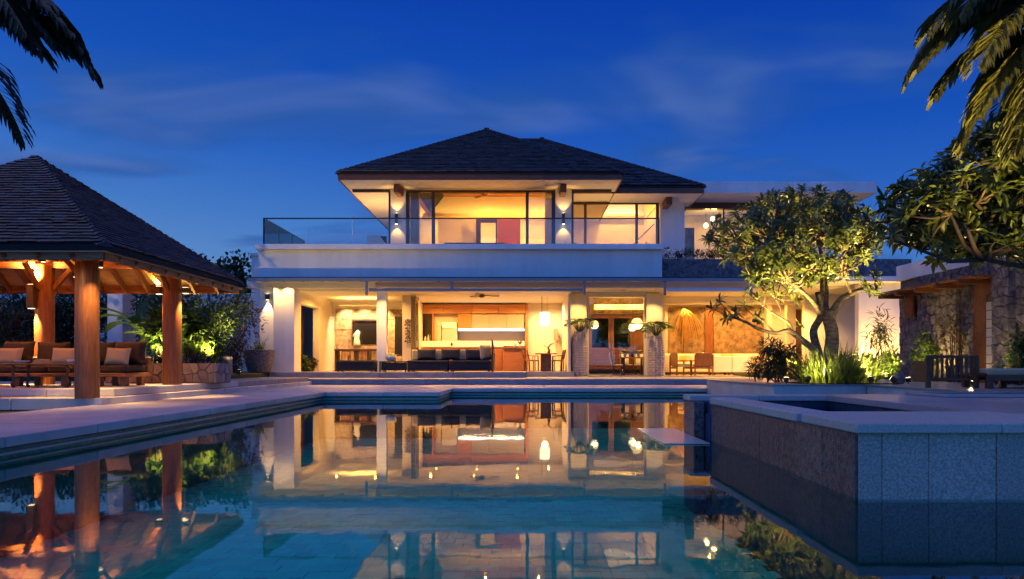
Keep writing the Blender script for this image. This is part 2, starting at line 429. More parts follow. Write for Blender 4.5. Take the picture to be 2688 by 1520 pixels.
# pool walls with the mosaic lining: left, far (two runs with a jog), near, right
def wallrun(nm, *bx): return struct(B(*bx).solo(nm, mosaic))
wallrun('pool_wall', -5.22, -5.02, -4.2, 17.9, PF, .085)
wallrun('pool_wall', -5.02, -2.12, 17.72, 17.92, PF, .085)
wallrun('pool_wall', -2.32, -2.12, 17.92, 20.8, PF, .085)
wallrun('pool_wall', -2.12, 9.0, 20.62, 20.82, PF, .085)
wallrun('pool_wall', 5.42, 5.62, 15.14, 20.62, PF, .02)
wallrun('pool_wall', 7.42, 7.62, 9.3, 15.14, PF, .02)
wallrun('pool_wall', 5.62, 7.42, 15.14, 15.34, PF, .02)
for bx in ((5.40, 5.62, 15.12, 20.6), (5.62, 7.40, 15.12, 15.30), (7.40, 7.62, 9.3, 15.12)):
    struct(B(bx[0], bx[1], bx[2], bx[3], .022, .443, .01).solo('terrace_edge', deckst))
wallrun('pool_wall', -5.3, 9.2, -4.2, -4.0, PF, .2)
wallrun('pool_wall', 9.0, 9.2, -4.0, 4.72, PF, .4)
# thin stone ledge just above the waterline
for k, bx in enumerate(((-5.02, -4.985, -4, 17.72), (-4.985, -2.12, 17.685, 17.72), (-2.12, -2.085, 17.72, 20.62), (-2.085, 7.3, 20.585, 20.62))):
    struct(B(bx[0], bx[1], bx[2], bx[3], .028, .048).solo('waterline_ledge', deckst))
# water sheet (touches every wall)
wv = [(-5.02, -4.0), (9.0, -4.0), (9.0, 4.70), (2.25, 4.70), (2.25, 9.3), (7.42, 9.3), (7.42, 15.14), (5.42, 15.14), (5.42, 20.62), (-2.12, 20.62), (-2.12, 17.72), (-5.02, 17.72)]
wm = MB(); wm.add([(x, y, 0) for x, y in wv], [tuple(range(len(wv)))])
struct(wm.solo('pool_water', water))

def slabs(root, name, x0, x1, y0, y1, z0, z1, nx, ny, mat, gap=.010, c=.008, jit=.002):
    """paving slabs as separate pieces, each its own child of the deck"""
    w, h = (x1 - x0) / nx, (y1 - y0) / ny
    for i in range(nx):
        for j in range(ny):
            dz = random.uniform(-jit, jit)
            B(x0 + i * w + gap / 2, x0 + (i + 1) * w - gap / 2, y0 + j * h + gap / 2, y0 + (j + 1) * h - gap / 2, z0, z1 + dz, c).build(name, mat, root)
# long deck beside the pool, one row of big coping slabs
deck = struct(B(-7.35, -5.22, -4, 24.1, -.2, .10).solo('pool_deck', darkgap))
y = -4 + .44
while y < 24:
    y1 = min(y + 1.47, 24.08)
    if y1 > 17.7 and y < 17.6: y1 = 17.62
    xr = -4.93 if y < 17.5 else -4.9
    MB().box(-7.33, xr, y + .006, y1 - .006, .105, .21 + random.uniform(-.0015, .0015), .008).build('coping_slab', [deckst], deck)
    y = y1
fard = struct(B(-4.9, 9.0, 17.92, 24.1, -.2, .10).solo('far_deck', darkgap)) if False else None
fd = MB().prism([(-4.9, 17.92), (-2.32, 17.92), (-2.32, 20.82), (9.0, 20.82), (9.0, 24.1), (-4.9, 24.1)], -.2, .10)
fard = struct(fd.solo('far_deck', darkgap))
slabs(fard, 'coping_slab', -4.9, -2.03, 17.63, 18.6, .105, .21, 2, 1, deckst)
slabs(fard, 'paving_slab', -4.9, -2.03, 18.6, 24.1, .105, .21, 2, 4, deckst)
slabs(fard, 'coping_slab', -2.03, 7.4, 20.53, 21.5, .105, .21, 6, 1, deckst)
slabs(fard, 'paving_slab', -2.03, 9.0, 21.5, 24.1, .105, .21, 8, 2, deckst)
# broad steps up to the house
st1 = struct(B(-10.4, 9.5, 24.12, 28.6, .0, .385).solo('house_steps', darkgap))
slabs(st1, 'step_slab', -10.4, 9.5, 24.06, 26.5, .22, .405, 14, 1, stepst, c=.012)
slabs(st1, 'step_slab', .2, 9.5, 26.5, 29.0, .22, .405, 6, 1, stepst, c=.012)
plat = struct(B(-9.5, .17, 26.55, 36, .0, .605).solo('villa_platform', darkgap))
slabs(plat, 'step_slab', -9.52, .17, 26.5, 27.6, .41, .62, 7, 1, stepst, c=.012)
slabs(plat, 'floor_slab', -9.52, .17, 27.6, 33.6, .41, .62, 7, 4, cream if False else M('floor_tile', (.46, .40, .33), .25, var=.2, vs=1.5, rnd=.05), c=.003, gap=.004)
ftile = bpy.data.materials['floor_tile']
kfl = struct(B(.18, 2.1, 28.35, 34, .0, .605).solo('kitchen_floor', darkgap))
slabs(kfl, 'floor_slab', .18, 2.1, 28.3, 33.6, .41, .62, 2, 4, ftile, c=.006, gap=.004)
lfl = struct(B(2.1, 16, 29.02, 36, .0, .42).solo('lounge_floor', darkgap))
slabs(lfl, 'floor_slab', 2.1, 14.1, 29.0, 35.0, .3, .435, 10, 5, ftile, c=.004, gap=.004)

# pavilion platform: two steps of stone
low = struct(B(-13.4, -7.2, 12.05, 24.1, -.1, .31).solo('pavilion_steps', darkgap))
slabs(low, 'step_slab', -13.4, -7.15, 12.0, 12.75, .12, .33, 4, 1, deckst, c=.012)
for k in range(8):
    B(-7.75, -7.15, 12.75 + k * 1.41 + .003, 12.75 + (k + 1) * 1.41 - .003, .12, .33, .012).build('step_slab', deckst, low)
up = struct(B(-13.4, -7.32, 12.62, 24.1, .2, .45).solo('pavilion_floor', darkgap))
slabs(up, 'floor_slab', -13.4, -7.27, 12.57, 18.1, .335, .47, 5, 5, deckst, c=.012)
slabs(up, 'floor_slab', -8.8, -7.27, 18.1, 24.05, .335, .47, 1, 4, stepst, c=.012)
# raised lawn between pavilion and house
struct(B(-14, -8.85, 18.2, 24.0, .2, .60, .03).solo('lawn', lawn))
struct(B(-14, -9.55, 24.05, 34, .2, .60, .03).solo('lawn', lawn))

# right-hand terrace
ter = struct(MB().prism([(5.64, 15.34), (7.64, 15.34), (7.64, 9.32), (30, 9.32), (30, 20.5), (5.62, 20.5)], -.2, .44).solo('terrace', darkgap))
slabs(ter, 'terrace_slab', 7.36, 25.0, 9.3, 15.1, .445, .47, 12, 4, deckwet, c=.003, gap=.004)
slabs(ter, 'terrace_slab', 5.36, 25.0, 15.1, 20.5, .445, .47, 13, 4, deckwet, c=.003, gap=.004)
struct(B(9.02, 30, 20.55, 21.6, .0, .40, .01).solo('garden_step', stepst))
struct(B(9.02, 30, 21.6, 30, .0, .52, .03).solo('lawn', lawn))

# ------------------------------------------------------------------ raised spa
spa = thing('spa_pool', 'raised granite-clad spa basin with pale coping standing at the edge of the pool', 'spa', (4.6, 7.0, PF))
core = MB()
core.box(2.30, 2.50, 4.80, 9.25, PF, .44).box(2.50, 3.9, 4.80, 5.85, PF, .44).box(2.50, 3.9, 8.95, 9.25, PF, .44).box(3.9, 7.6, 4.80, 9.25, PF, .44).box(2.5, 3.9, 5.85, 8.95, PF, -.4)
core.build('core', M('spa_lining', (.03, .07, .13), .5, var=.3, vs=8), spa)
MB().quad((2.5, 5.85, .375), (3.9, 5.85, .375), (3.9, 8.95, .375), (2.5, 8.95, .375)).build('spa_water', spawater, spa)
xs = [2.262, 2.42, 2.735, 3.19, 3.65, 4.1, 4.55, 5.0, 5.45, 5.9, 6.35, 6.8, 7.25, 7.6]
for a, b in zip(xs, xs[1:]):
    B(a + .002, b - .002, 4.735 + random.uniform(-.003, .003), 4.80, -.03, .437, .004).build('panel', granite, spa)
ds = [8.42, 7.8, 7.3, 6.7, 6.2, 5.77]
for a, b in zip(ds, ds[1:]):
    B(2.262 + random.uniform(-.002, .002), 2.30, b + .002, a - .002, -.03, .425, .003).build('panel', granite_dk, spa)
for a, b in ((5.77, 5.27), (5.27, 4.745)):
    B(2.245, 2.30, b + .002, a - .002, -.03, .437, .004).build('panel', granite_dk, spa)
for bx in ((2.262, 7.6, 4.737, 4.80), (2.262, 2.30, 4.80, 8.42)): B(*bx, PF, -.032).build('plinth', bpy.data.materials['spa_lining'], spa)
# coping
cb = [(2.225, 3.2, 4.69, 5.62), (3.2, 4.4, 4.69, 5.62), (4.4, 5.6, 4.69, 5.62), (5.6, 7.62, 4.69, 5.62)]
for a, b, c, d in cb: B(a + .002, b - .002, c, d, .44, .51, .008).build('coping', copst, spa)
for a, b in ((5.76, 6.6), (6.6, 7.5), (7.5, 8.4)): B(2.235, 2.55, a + .002, b - .002, .43, .51, .012).build('coping', copst, spa)
B(2.55, 3.2, 5.622, 5.9, .44, .508, .006).build('coping', copst, spa)
B(3.2, 3.85, 5.622, 5.9, .44, .508, .006).build('coping', copst, spa)
for a, b in ((2.12, 3.0), (3.0, 3.9)): B(a + .002, b - .002, 8.9, 9.28, .44, .51, .008).build('coping', copst, spa)
for i in range(3):
    for j in range(4):
        B(3.85 + i * 1.25 + .002, 3.85 + (i + 1) * 1.25 - .002, 5.62 + j * .915 + .002, 5.62 + (j + 1) * .915 - .002, .44, .51 + random.uniform(-.001, .001), .004).build('paving_slab', deckwet, spa)
# little granite pier at the far corner and the water spout slot beside it
B(2.13, 2.26, 8.72, 9.26, PF, .437, .006).build('pier', granite_dk, spa)
B(2.262, 2.30, 8.46, 8.70, PF, .30).build('spillway', M('blue_slot', (.02, .05, .12), .4), spa)
B(1.60, 2.12, 7.95, 9.8, .004, .014, .002).solo('pale_plate', platem, 'thin glossy white plate laid on the pool water for the bright patch beside the spa corner', 'shelf')  # bright patch on the water, built as a thin glossy plate
# shallow reflecting basin let into the paving on the right
rb = thing('reflecting_basin', 'shallow rectangular basin of still water in the paving in front of the lounger', 'basin', (6.3, 8.75, .51))
for bx in ((5.0, 7.5, 8.3, 8.38), (5.0, 7.5, 9.12, 9.2), (5.0, 5.08, 8.38, 9.12), (7.42, 7.5, 8.38, 9.12)):
    B(*bx, .511, .545, .006).build('rim', stepst, rb)
MB().quad((5.08, 8.38, .528), (7.42, 8.38, .528), (7.42, 9.12, .528), (5.08, 9.12, .528)).build('water', spawater, rb)

# ================================================================== ROOF BUILDER
UNIT_TILE = None
def wedge(th):
    m = MB()
    vs = [(-.5, 0, th * .8), (.5, 0, th * .8), (-.5, 0, th * 1.9), (.5, 0, th * 1.9), (-.5, 1, 0), (.5, 1, 0), (-.5, 1, th), (.5, 1, th)]
    return m.convex(vs, [(0, 1, 3, 2), (4, 5, 7, 6), (0, 1, 5, 4), (2, 3, 7, 6), (0, 2, 6, 4), (1, 3, 7, 5)])
def tile_face(roof, A, Bp, C, D, expo, tw, th, mat, single=None, maxn=300):
    """A->B eave, C above A, D above B.  single(center)->bool picks tiles that become objects of their own."""
    A, Bp, C, D = map(Vector, (A, Bp, C, D))
    u = (Bp - A).normalized(); n = u.cross(C - A).normalized()
    if n.z < 0: n = -n
    s = n.cross(u); s = s if s.z > 0 else -s
    H = (C - A).dot(s); rows = int(H / expo)
    ls, rs = (C - A).dot(u) / H, (D - Bp).dot(u) / H; Wd = (Bp - A).length
    proto = wedge(th); me = proto.mesh('shingle', mat); rest = MB(); cand = []
    for r in range(rows):
        t = r * expo; x0 = ls * (t + expo * .5); x1 = Wd + rs * (t + expo * .5)
        x = x0 - random.random() * tw
        while x < x1:
            w = tw * random.uniform(.82, 1.18); a, b = max(x, x0), min(x + w, x1); x += w
            if b - a < .03: continue
            cen = A + u * ((a + b) / 2) + s * (t + random.uniform(-.012, .012)) + n * random.uniform(0, .006)
            mt = Matrix((( *(u * (b - a - .006)), 0), ( *(s * expo * 1.25), 0), ( *n, 0), (0, 0, 0, 1))).transposed()
            mt.translation = cen
            cand.append((cen, mt))
    pick = [k for k in range(len(cand)) if single and single(cand[k][0])]
    pick = set(sorted(pick, key=lambda k: cand[k][0].y + .5 * cand[k][0].z)[:maxn])
    off = org_of(roof)
    for k, (cen, mt) in enumerate(cand):
        if k in pick:
            m2 = mt.copy(); m2.translation = cen - off
            link_mesh('shingle', me, roof, m2)
        else:
            rest.add([mt @ Vector(v) for v in proto.v], proto.f)
    return rest
def hip_caps(pts0, pts1, expo, w, th):
    a, b = Vector(pts0), Vector(pts1); L = (b - a).length; t = (b - a).normalized(); out = []
    for k in range(int(L / expo)):
        p = a + t * k * expo; q = a + t * (k + 1.25) * expo
        out.append((p + Vector((0, 0, th * 1.3)), q + Vector((0, 0, th * .3))))
    return out
def cap_mesh(m, p, q, w, th, down):
    """a bent ridge tile: two planes folded over the hip"""
    t = (q - p).normalized(); s = t.cross(Vector((0, 0, 1))).normalized()
    vs = []
    for pt in (p, q):
        vs += [pt - s * w - Vector((0, 0, down)), pt + Vector((0, 0, th)), pt + s * w - Vector((0, 0, down)), pt + s * w - Vector((0, 0, down + th)), pt - s * w - Vector((0, 0, down + th))]
    m.add(vs, [(0, 1, 6, 5), (1, 2, 7, 6), (2, 3, 8, 7), (3, 4, 9, 8), (4, 0, 5, 9), (4, 3, 2, 1, 0), (5, 6, 7, 8, 9)])
# ================================================================== PAVILION
PAVL = (1.0, 0.60, 0.22)
PX0, PX1, PY0, PY1, PZ = -12.29, -6.45, 10.9, 16.3, 2.77
PA = Vector((-9.37, 13.6, 4.90))
pav = thing('garden_pavilion', 'open timber pavilion with a steep dark shingled hip roof on round teak columns', 'pavilion', (-9.37, 13.6, .33))
roofp = MB()
cs = [Vector((PX0, PY0, PZ)), Vector((PX1, PY0, PZ)), Vector((PX1, PY1, PZ)), Vector((PX0, PY1, PZ))]
dn = Vector((0, 0, -.09))
roofp.add(cs + [PA] + [c + dn for c in cs] + [PA + dn], [(0, 1, 4), (1, 2, 4), (2, 3, 4), (3, 0, 4), (0, 5, 6, 1), (1, 6, 7, 2), (2, 7, 8, 3), (3, 8, 5, 0), (6, 5, 9), (7, 6, 9), (8, 7, 9), (5, 8, 9)])
roof = roofp.build('roof', shingle_under, pav)
apx = PA
fr = tile_face(roof, cs[0], cs[1], apx, apx, .104, .21, .026, shingle, single=lambda c: CX + c.x * F0 / c.y > -25, maxn=300)
fr.build('front_shingle', shingle, roof, kind='stuff')
tile_face(roof, cs[1], cs[2], apx, apx, .104, .21, .026, shingle).build('side_shingle', shingle, roof, kind='stuff')
tile_face(roof, cs[2], cs[3], apx, apx, .104, .30, .026, shingle).build('back_shingle', shingle, roof, kind='stuff')
tile_face(roof, cs[3], cs[0], apx, apx, .104, .30, .026, shingle).build('side_shingle', shingle, roof, kind='stuff')
for c in cs:
    for p, q in hip_caps(c, PA, .135, .1, .02):
        m = MB(); cap_mesh(m, p, q, .115, .016, .055); m.build('ridge_cap', shingle, roof)
B(PA.x - .09, PA.x + .09, PA.y - .09, PA.y + .09, PA.z - .05, PA.z + .022, .03).build('ridge_cap', shingle, roof)
# boarded underside: separate boards on each slope
for a, b in ((0, 1), (1, 2), (2, 3), (3, 0)):
    A, Bq = cs[a] + dn * 1.25, cs[b] + dn * 1.25; T = PA + dn * 1.25
    nb = 16
    for k in range(nb):
        t0, t1 = k / nb, (k + 1) / nb - .004
        p = [A.lerp(T, t0), Bq.lerp(T, t0), Bq.lerp(T, t1), A.lerp(T, t1)]
        q = [v + Vector((0, 0, -.018)) for v in p]
        MB().convex(p + q, [(0, 1, 2, 3), (4, 5, 6, 7), (0, 1, 5, 4), (1, 2, 6, 5), (2, 3, 7, 6), (3, 0, 4, 7)]).build('ceiling_board', ceilwood, pav)
    # rafters
    nr = 11
    for k in range(nr + 1):
        s = k / nr
        e = A.lerp(Bq, s) + dn * 1.1; inward = (Vector(((PX0 + PX1) / 2, (PY0 + PY1) / 2, 0)) - (A + Bq) / 2); inward.z = 0
        run = inward.length * (1 - abs(2 * s - 1)) * .96
        if run < .25: continue
        top = e + inward.normalized() * run; top.z = e.z + (PA.z - PZ) * run / inward.length
        MB().bar(e + inward.normalized() * .05, top, .06, .13).build('rafter', teak, pav)
# fascia boards
fz0, fz1 = 2.53, 2.755
t = .045
for bx in ((PX0 + .06, PX1 - .06, PY0 + .05, PY0 + .05 + t), (PX0 + .06, PX1 - .06, PY1 - .05 - t, PY1 - .05), (PX1 - .05 - t, PX1 - .05, PY0 + .05 + t, PY1 - .05 - t), (PX0 + .05, PX0 + .05 + t, PY0 + .05 + t, PY1 - .05 - t)):
    B(*bx, fz0, fz1, .008).build('fascia', teakh, pav)
# columns
colx = (-7.46, -10.19, -11.75)
colpos = [(-7.45, 12.08, .33), (-7.47, 15.05, .47), (-10.19, 15.05, .47), (-11.75, 12.08, .33), (-11.75, 15.05, .47)]
def groove(a, z, i):
    d = (a - (-PI / 2 - .62) + PI) % (2 * PI) - PI
    return -.02 if abs(d) < .06 else 0
for x, yv, zb in colpos:
    MB().lathe([(.187, zb), (.187, 1.2), (.185, 2.0), (.183, 3.02)], 56, (x, yv, 0), groove).build('column', teak, pav, smooth=False)
for a, b in (((-12.2, 12.08), (-6.9, 12.08)), ((-12.2, 15.05), (-6.9, 15.05)), ((-7.46, 11.4), (-7.46, 15.7)), ((-11.75, 11.4), (-11.75, 15.7))):
    zc = 3.02 if a[1] == b[1] else 3.155
    MB().bar((*a, zc), (*b, zc), .12, .13).build('ring_beam', teakh if a[1] == b[1] else teak, pav)
for x, yv, zb in colpos:
    sx = -1 if x > -9 else 1; sy = 1 if yv < 13 else -1
    MB().bar((x + .13 * sx, yv, 2.45), (x + .62 * sx, yv, 3.0), .07, .09).build('brace', teak, pav)
    MB().bar((x, yv + .13 * sy, 2.45), (x, yv + .62 * sy, 3.0), .07, .09).build('brace', teak, pav)
# box lamps fixed to the columns, shining up and down
def column_lamp(x, yv, z, e_up, e_dn, label, out=(0, -1), h=.50):
    lm = thing('column_lamp', label, 'wall lamp', (x, yv, z))
    B(x - .075, x + .075, yv - .06, yv + .06, z, z + h, .01).build('housing', bronze, lm)
    B(x - .05, x + .05, yv - .04, yv + .04, z + h + .001, z + h + .006).build('lens', lampglow, lm)
    B(x - .05, x + .05, yv - .04, yv + .04, z - .006, z - .001).build('lens', lampglow, lm)
    ox, oy = out
    if e_up: light('SPOT', 'bulb', (x + ox * .02, yv + oy * .02, z + h + .05), e_up, PAVL, lm, .05, direction=(.15 * ox + .05, .15 * oy, 1), angle=150, blend=.8)
    if e_dn: light('SPOT', 'bulb', (x, yv, z - .03), e_dn, PAVL, lm, .03, direction=(-ox * .02, -oy * .12, -1), angle=64, blend=.7)
    return lm
column_lamp(-10.3, 14.80, 2.08, 1500, 800, 'bronze box lamp on the teak column behind the brown sofa, lighting it from above')
column_lamp(-7.72, 15.0, 2.40, 620, 330, 'small box lamp at the top of the column beside the stone planter', (-1, 0), .16)
column_lamp(-7.72, 12.25, 2.42, 1500, 300, 'small box lamp high on the nearest teak column under the eave', (-1, .3), .16)
column_lamp(-7.18, 15.05, 2.42, 0, 300, 'small lamp on the garden side of the column beside the stone planter', (1, 0), .12)
column_lamp(-11.45, 12.3, 2.42, 1500, 200, 'box lamp on the far teak column beyond the coffee table', (1, .3), .16)

def eave_spot(x, yv, e, label, aim, ang=100):
    lm = thing('eave_spotlight', label, 'spotlight', (x, yv, 2.50))
    MB().tube([(x, yv, 2.62), (x, yv, 2.52)], .035, 12).build('housing', bronze, lm)
    MB().tube([(x, yv, 2.519), (x, yv, 2.514)], .028, 12).build('lens', lampglow, lm)
    light('SPOT', 'bulb', (x, yv, 2.50), e, PAVL, lm, .025, direction=aim, angle=ang, blend=1.0)
eave_spot(-7.02, 11.75, 150, 'small spotlight under the eave grazing the pool side of the nearest teak column', (-.18, .12, -1))
eave_spot(-7.55, 11.12, 34, 'small added spotlight under the front eave warming the face of the nearest teak column', (0, .5, -1), 150)  # added fill lamp, warms the front of the column
# daybed along the back of the pavilion
bed = thing('daybed_sofa', 'long low teak sofa with brown seat cushions at the back of the pavilion', 'sofa', (-9.6, 14.0, .47))
B(-11.9, -7.72, 13.72, 14.72, .66, .735, .012).build('frame', teakh, bed)
for x in (-11.6, -10.9, -9.95, -9.0, -8.35, -7.85):
    B(x - .07, x + .07, 13.86, 13.98, .47, .66, .01).build('leg', teak, bed)
    B(x - .06, x + .06, 14.45, 14.57, .47, .66, .01).build('leg', teak, bed)
for a, b in ((-11.9, -10.62), (-10.6, -9.3), (-9.28, -8.32), (-8.3, -7.76)):
    B(a + .006, b - .006, 13.76, 14.55, .737, .885, .035).build('seat_cushion', brownfab, bed, smooth=False)
B(-11.9, -7.72, 14.60, 14.72, .737, 1.06, .02).build('backrest', teakh, bed)
def pillow_mesh(w, h, t, n=12):
    m = MB(); vs = []
    for side in (-1, 1):
        for i in range(n + 1):
            for j in range(n + 1):
                u, v = 2 * i / n - 1, 2 * j / n - 1
                px = u * (1 - .07 * (1 - v * v)) * w / 2; pz = v * (1 - .07 * (1 - u * u)) * h / 2
                th = t / 2 * ((1 - u ** 4) * (1 - v ** 4)) ** .45
                vs.append((px, side * th, pz + h / 2))
    k = (n + 1) ** 2; fs = []
    for i in range(n):
        for j in range(n):
            a, b, c, d = i * (n + 1) + j, (i + 1) * (n + 1) + j, (i + 1) * (n + 1) + j + 1, i * (n + 1) + j + 1
            fs.append((a, b, c, d)); fs.append((a + k, d + k, c + k, b + k))
    return m.add(vs, fs)
def pillow(name, x, yv, z, w, h, t, mat, label, rz=0, tilt=.18, roll=0, group=None, cat='cushion'):
    o = link_mesh(name, pillow_mesh(w, h, t).mesh(name, mat, None, True))
    o.location = (x, yv, z); o.rotation_euler = (-tilt, roll, rz)
    return props(o, label, cat, group)
# big brown back cushions
pillow('back_cushion', -11.55, 14.40, .89, .72, .45, .2, brownfab, 'brown back cushion at the end of the pavilion sofa cut by the picture edge')
pillow('back_cushion', -10.33, 14.40, .89, .70, .50, .2, brownfab, 'brown back cushion just behind the beige pillow in front of the lamp-lit column', rz=-.06)
pillow('back_cushion', -9.62, 14.42, .89, .66, .48, .2, brownfab, 'brown back cushion with a folded top, behind the coffee table', rz=.05)
pillow('back_cushion', -8.72, 14.42, .89, .72, .49, .2, brownfab, 'brown back cushion between the nearest column and the white gateway', roll=.03)
pillow('back_cushion', -8.05, 14.44, .89, .68, .50, .2, brownfab, 'brown back cushion at the planter end of the pavilion sofa', roll=-.03)
pillow('throw_pillow', -10.30, 14.10, .89, .56, .36, .17, beigefab, 'beige pillow on the sofa in front of the lamp-lit column', tilt=.25, cat='pillow')
pillow('throw_pillow', -9.18, 14.12, .89, .56, .36, .17, beigefab, 'beige pillow half hidden behind the nearest teak column', tilt=.25, cat='pillow')
pillow('throw_pillow', -8.13, 14.12, .89, .50, .36, .17, beigefab, 'beige pillow on the sofa end beside the planter', tilt=.25, roll=.04, cat='pillow')
# coffee table on twisted root legs
tb = thing('coffee_table', 'rustic low wooden table with thin twisted legs in front of the brown sofa', 'table', (-8.9, 13.25, .47))
B(-9.62, -8.24, 12.95, 13.55, .888, .925, .012).build('table_top', darkwood, tb)
for x in (-9.42, -8.42):
    for yv in (13.05, 13.45):
        pts = [(x + .03 * math.sin(k * 2.1 + x), yv + .02 * math.cos(k * 1.7), .47 + k * .0698) for k in range(7)]
        MB().tube(pts, [.032, .022, .027, .020, .026, .024, .036], 7).build('leg', darkwood, tb, smooth=True)
def dish(x, yv, z, r, h, mat, label, nm='dish'):
    MB().lathe([(r * .45, 0), (r * .8, h * .35), (r, h), (r * .92, h), (r * .7, h * .45), (0.001, h * .3)], 18, (x, yv, z)).solo(nm, mat, label, 'dish', smooth=True)
dish(-9.36, 13.2, .926, .13, .05, whiteg, 'shallow pale dish at the left end of the coffee table')
dish(-8.42, 13.2, .926, .10, .07, whiteg, 'small pale bowl at the planter end of the coffee table')
bk = thing('folded_napkins', 'folded cream napkins in the middle of the coffee table', 'napkins', (-8.98, 13.2, .926))
for k, (a, b) in enumerate(((-9.12, -8.86), (-9.10, -8.88), (-9.07, -8.90))):
    B(a, b, 13.1 + k * .01, 13.3, .926 + k * .026, .95 + k * .026, .008).build('napkin', beigefab, bk)

# ------------------------------------------------------------------ stone planter and block beside the pavilion
def voronoi_cells(w, h, n, seed):
    rng = random.Random(seed); pts = []
    gx = max(1, int(round(math.sqrt(n * w / h)))); gy = max(1, int(round(n / gx)))
    for i in range(gx):
        for j in range(gy):
            pts.append(((i + .5 + rng.uniform(-.38, .38)) * w / gx, (j + .5 + rng.uniform(-.38, .38)) * h / gy))
    out = []
    for i, p in enumerate(pts):
        poly = [(0, 0), (w, 0), (w, h), (0, h)]
        for j, q in enumerate(pts):
            if i == j: continue
            mx, my, nx, ny = (p[0] + q[0]) / 2, (p[1] + q[1]) / 2, q[0] - p[0], q[1] - p[1]
            new = []
            for k in range(len(poly)):
                a, b = poly[k], poly[(k + 1) % len(poly)]
                da = (a[0] - mx) * nx + (a[1] - my) * ny; db = (b[0] - mx) * nx + (b[1] - my) * ny
                if da <= 0: new.append(a)
                if da * db < 0:
                    s = da / (da - db); new.append((a[0] + (b[0] - a[0]) * s, a[1] + (b[1] - a[1]) * s))
            poly = new
            if len(poly) < 3: break
        if len(poly) >= 3:
            cx = sum(a for a, b in poly) / len(poly); cyy = sum(b for a, b in poly) / len(poly)
            out.append((cx, cyy, poly))
    return out
def crazy_face(root, o, u, v, n, w, h, count, seed, mat, gap=.013, depth=.03, name='stone', under=0):
    """separate irregular stones standing proud of the mortar on the rectangle o + u*w + v*h"""
    o, u, v, n = Vector(o), Vector(u), Vector(v), Vector(n); rng = random.Random(seed + 5)
    for cx, cyy, poly in voronoi_cells(w, h, count, seed):
        dpt = depth * rng.uniform(.6, 1.25)
        ring0, ring1 = [], []
        for a, b in poly:
            L = max(math.hypot(a - cx, b - cyy), 1e-4); k0 = max(0, 1 - gap / L); k1 = max(0, 1 - (gap + .012) / L)
            ring0.append(o + u * (cx + (a - cx) * k0) + v * (cyy + (b - cyy) * k0) - n * under)
            ring1.append(o + u * (cx + (a - cx) * k1) + v * (cyy + (b - cyy) * k1) + n * dpt)
        k = len(poly); cm = o + u * cx + v * cyy + n * (dpt * 1.15)
        m = MB().add(ring0 + ring1 + [cm], [(i, (i + 1) % k, k + (i + 1) % k, k + i) for i in range(k)] + [(k + i, k + (i + 1) % k, 2 * k) for i in range(k)])
        if u.cross(v).dot(n) < 0: m.f = [f[::-1] for f in m.f]
        m.build(name, mat, root)
pl = thing('stone_planter', 'raised planter clad in crazy-paved grey stone beside the pavilion column', 'planter', (-8.3, 16.6, .47))
core = B(-9.6, -7.08, 16.24, 17.1, .46, .93).build('core', mortar, pl)
crazy_face(pl, (-9.6, 16.24, .47), (1, 0, 0), (0, 0, 1), (0, -1, 0), 2.52, .47, 34, 3, crazystone)
crazy_face(pl, (-7.08, 16.21, .47), (0, 1, 0), (0, 0, 1), (1, 0, 0), .89, .47, 12, 9, crazystone)
B(-9.62, -7.03, 16.19, 17.14, .94, .975, .01).build('cap_stone', stepst, pl) if False else None
B(-9.58, -7.1, 16.26, 17.08, .93, .945).build('soil', soil, pl)
pb = thing('stone_block', 'small square stone bollard glowing on the lawn before the shrubs', 'bollard', (-8.9, 21.0, .60))
B(-9.05, -8.72, 20.9, 21.2, .59, 1.14).build('core', mortar, pb)
crazy_face(pb, (-9.05, 20.9, .60), (1, 0, 0), (0, 0, 1), (0, -1, 0), .33, .54, 9, 4, crazystone, gap=.008, depth=.02)
crazy_face(pb, (-8.72, 20.88, .60), (0, 1, 0), (0, 0, 1), (1, 0, 0), .33, .54, 8, 6, crazystone, gap=.008, depth=.02)

# white gateway frame in the garden behind
gw = thing('garden_gateway', 'plain white plastered gateway frame standing in the dark garden behind the sofa', 'gateway', (-11.2, 20, .5))
B(fx(281, 20), fx(322, 20), 20, 20.7, .1, 3.35, .01).build('post', plaster, gw)
B(fx(430, 20), fx(470, 20), 20, 20.7, .1, 3.35, .01).build('post', plaster, gw)
B(fx(281, 20), fx(470, 20), 20, 20.7, 3.352, 3.62, .01).build('lintel', plaster, gw)
# low white garden wall behind the shrubs
struct(B(-30, -9.7, 26.5, 26.75, .1, 3.6).solo('garden_wall', plaster)) if False else None
gwall = B(-30, fx(690, 31), 31, 31.3, .1, fz(770, 31)).solo('garden_wall', plaster, 'long white garden wall behind the shrubs beside the house', 'wall')
# ================================================================== VILLA
V = thing('villa', 'two-storey white tropical villa with dark hip roofs, glowing rooms and a long balcony', 'house', (-1.5, 31, .4))
def vp(name, mb, mat, **k): return mb.build(name, mat, V, **k)
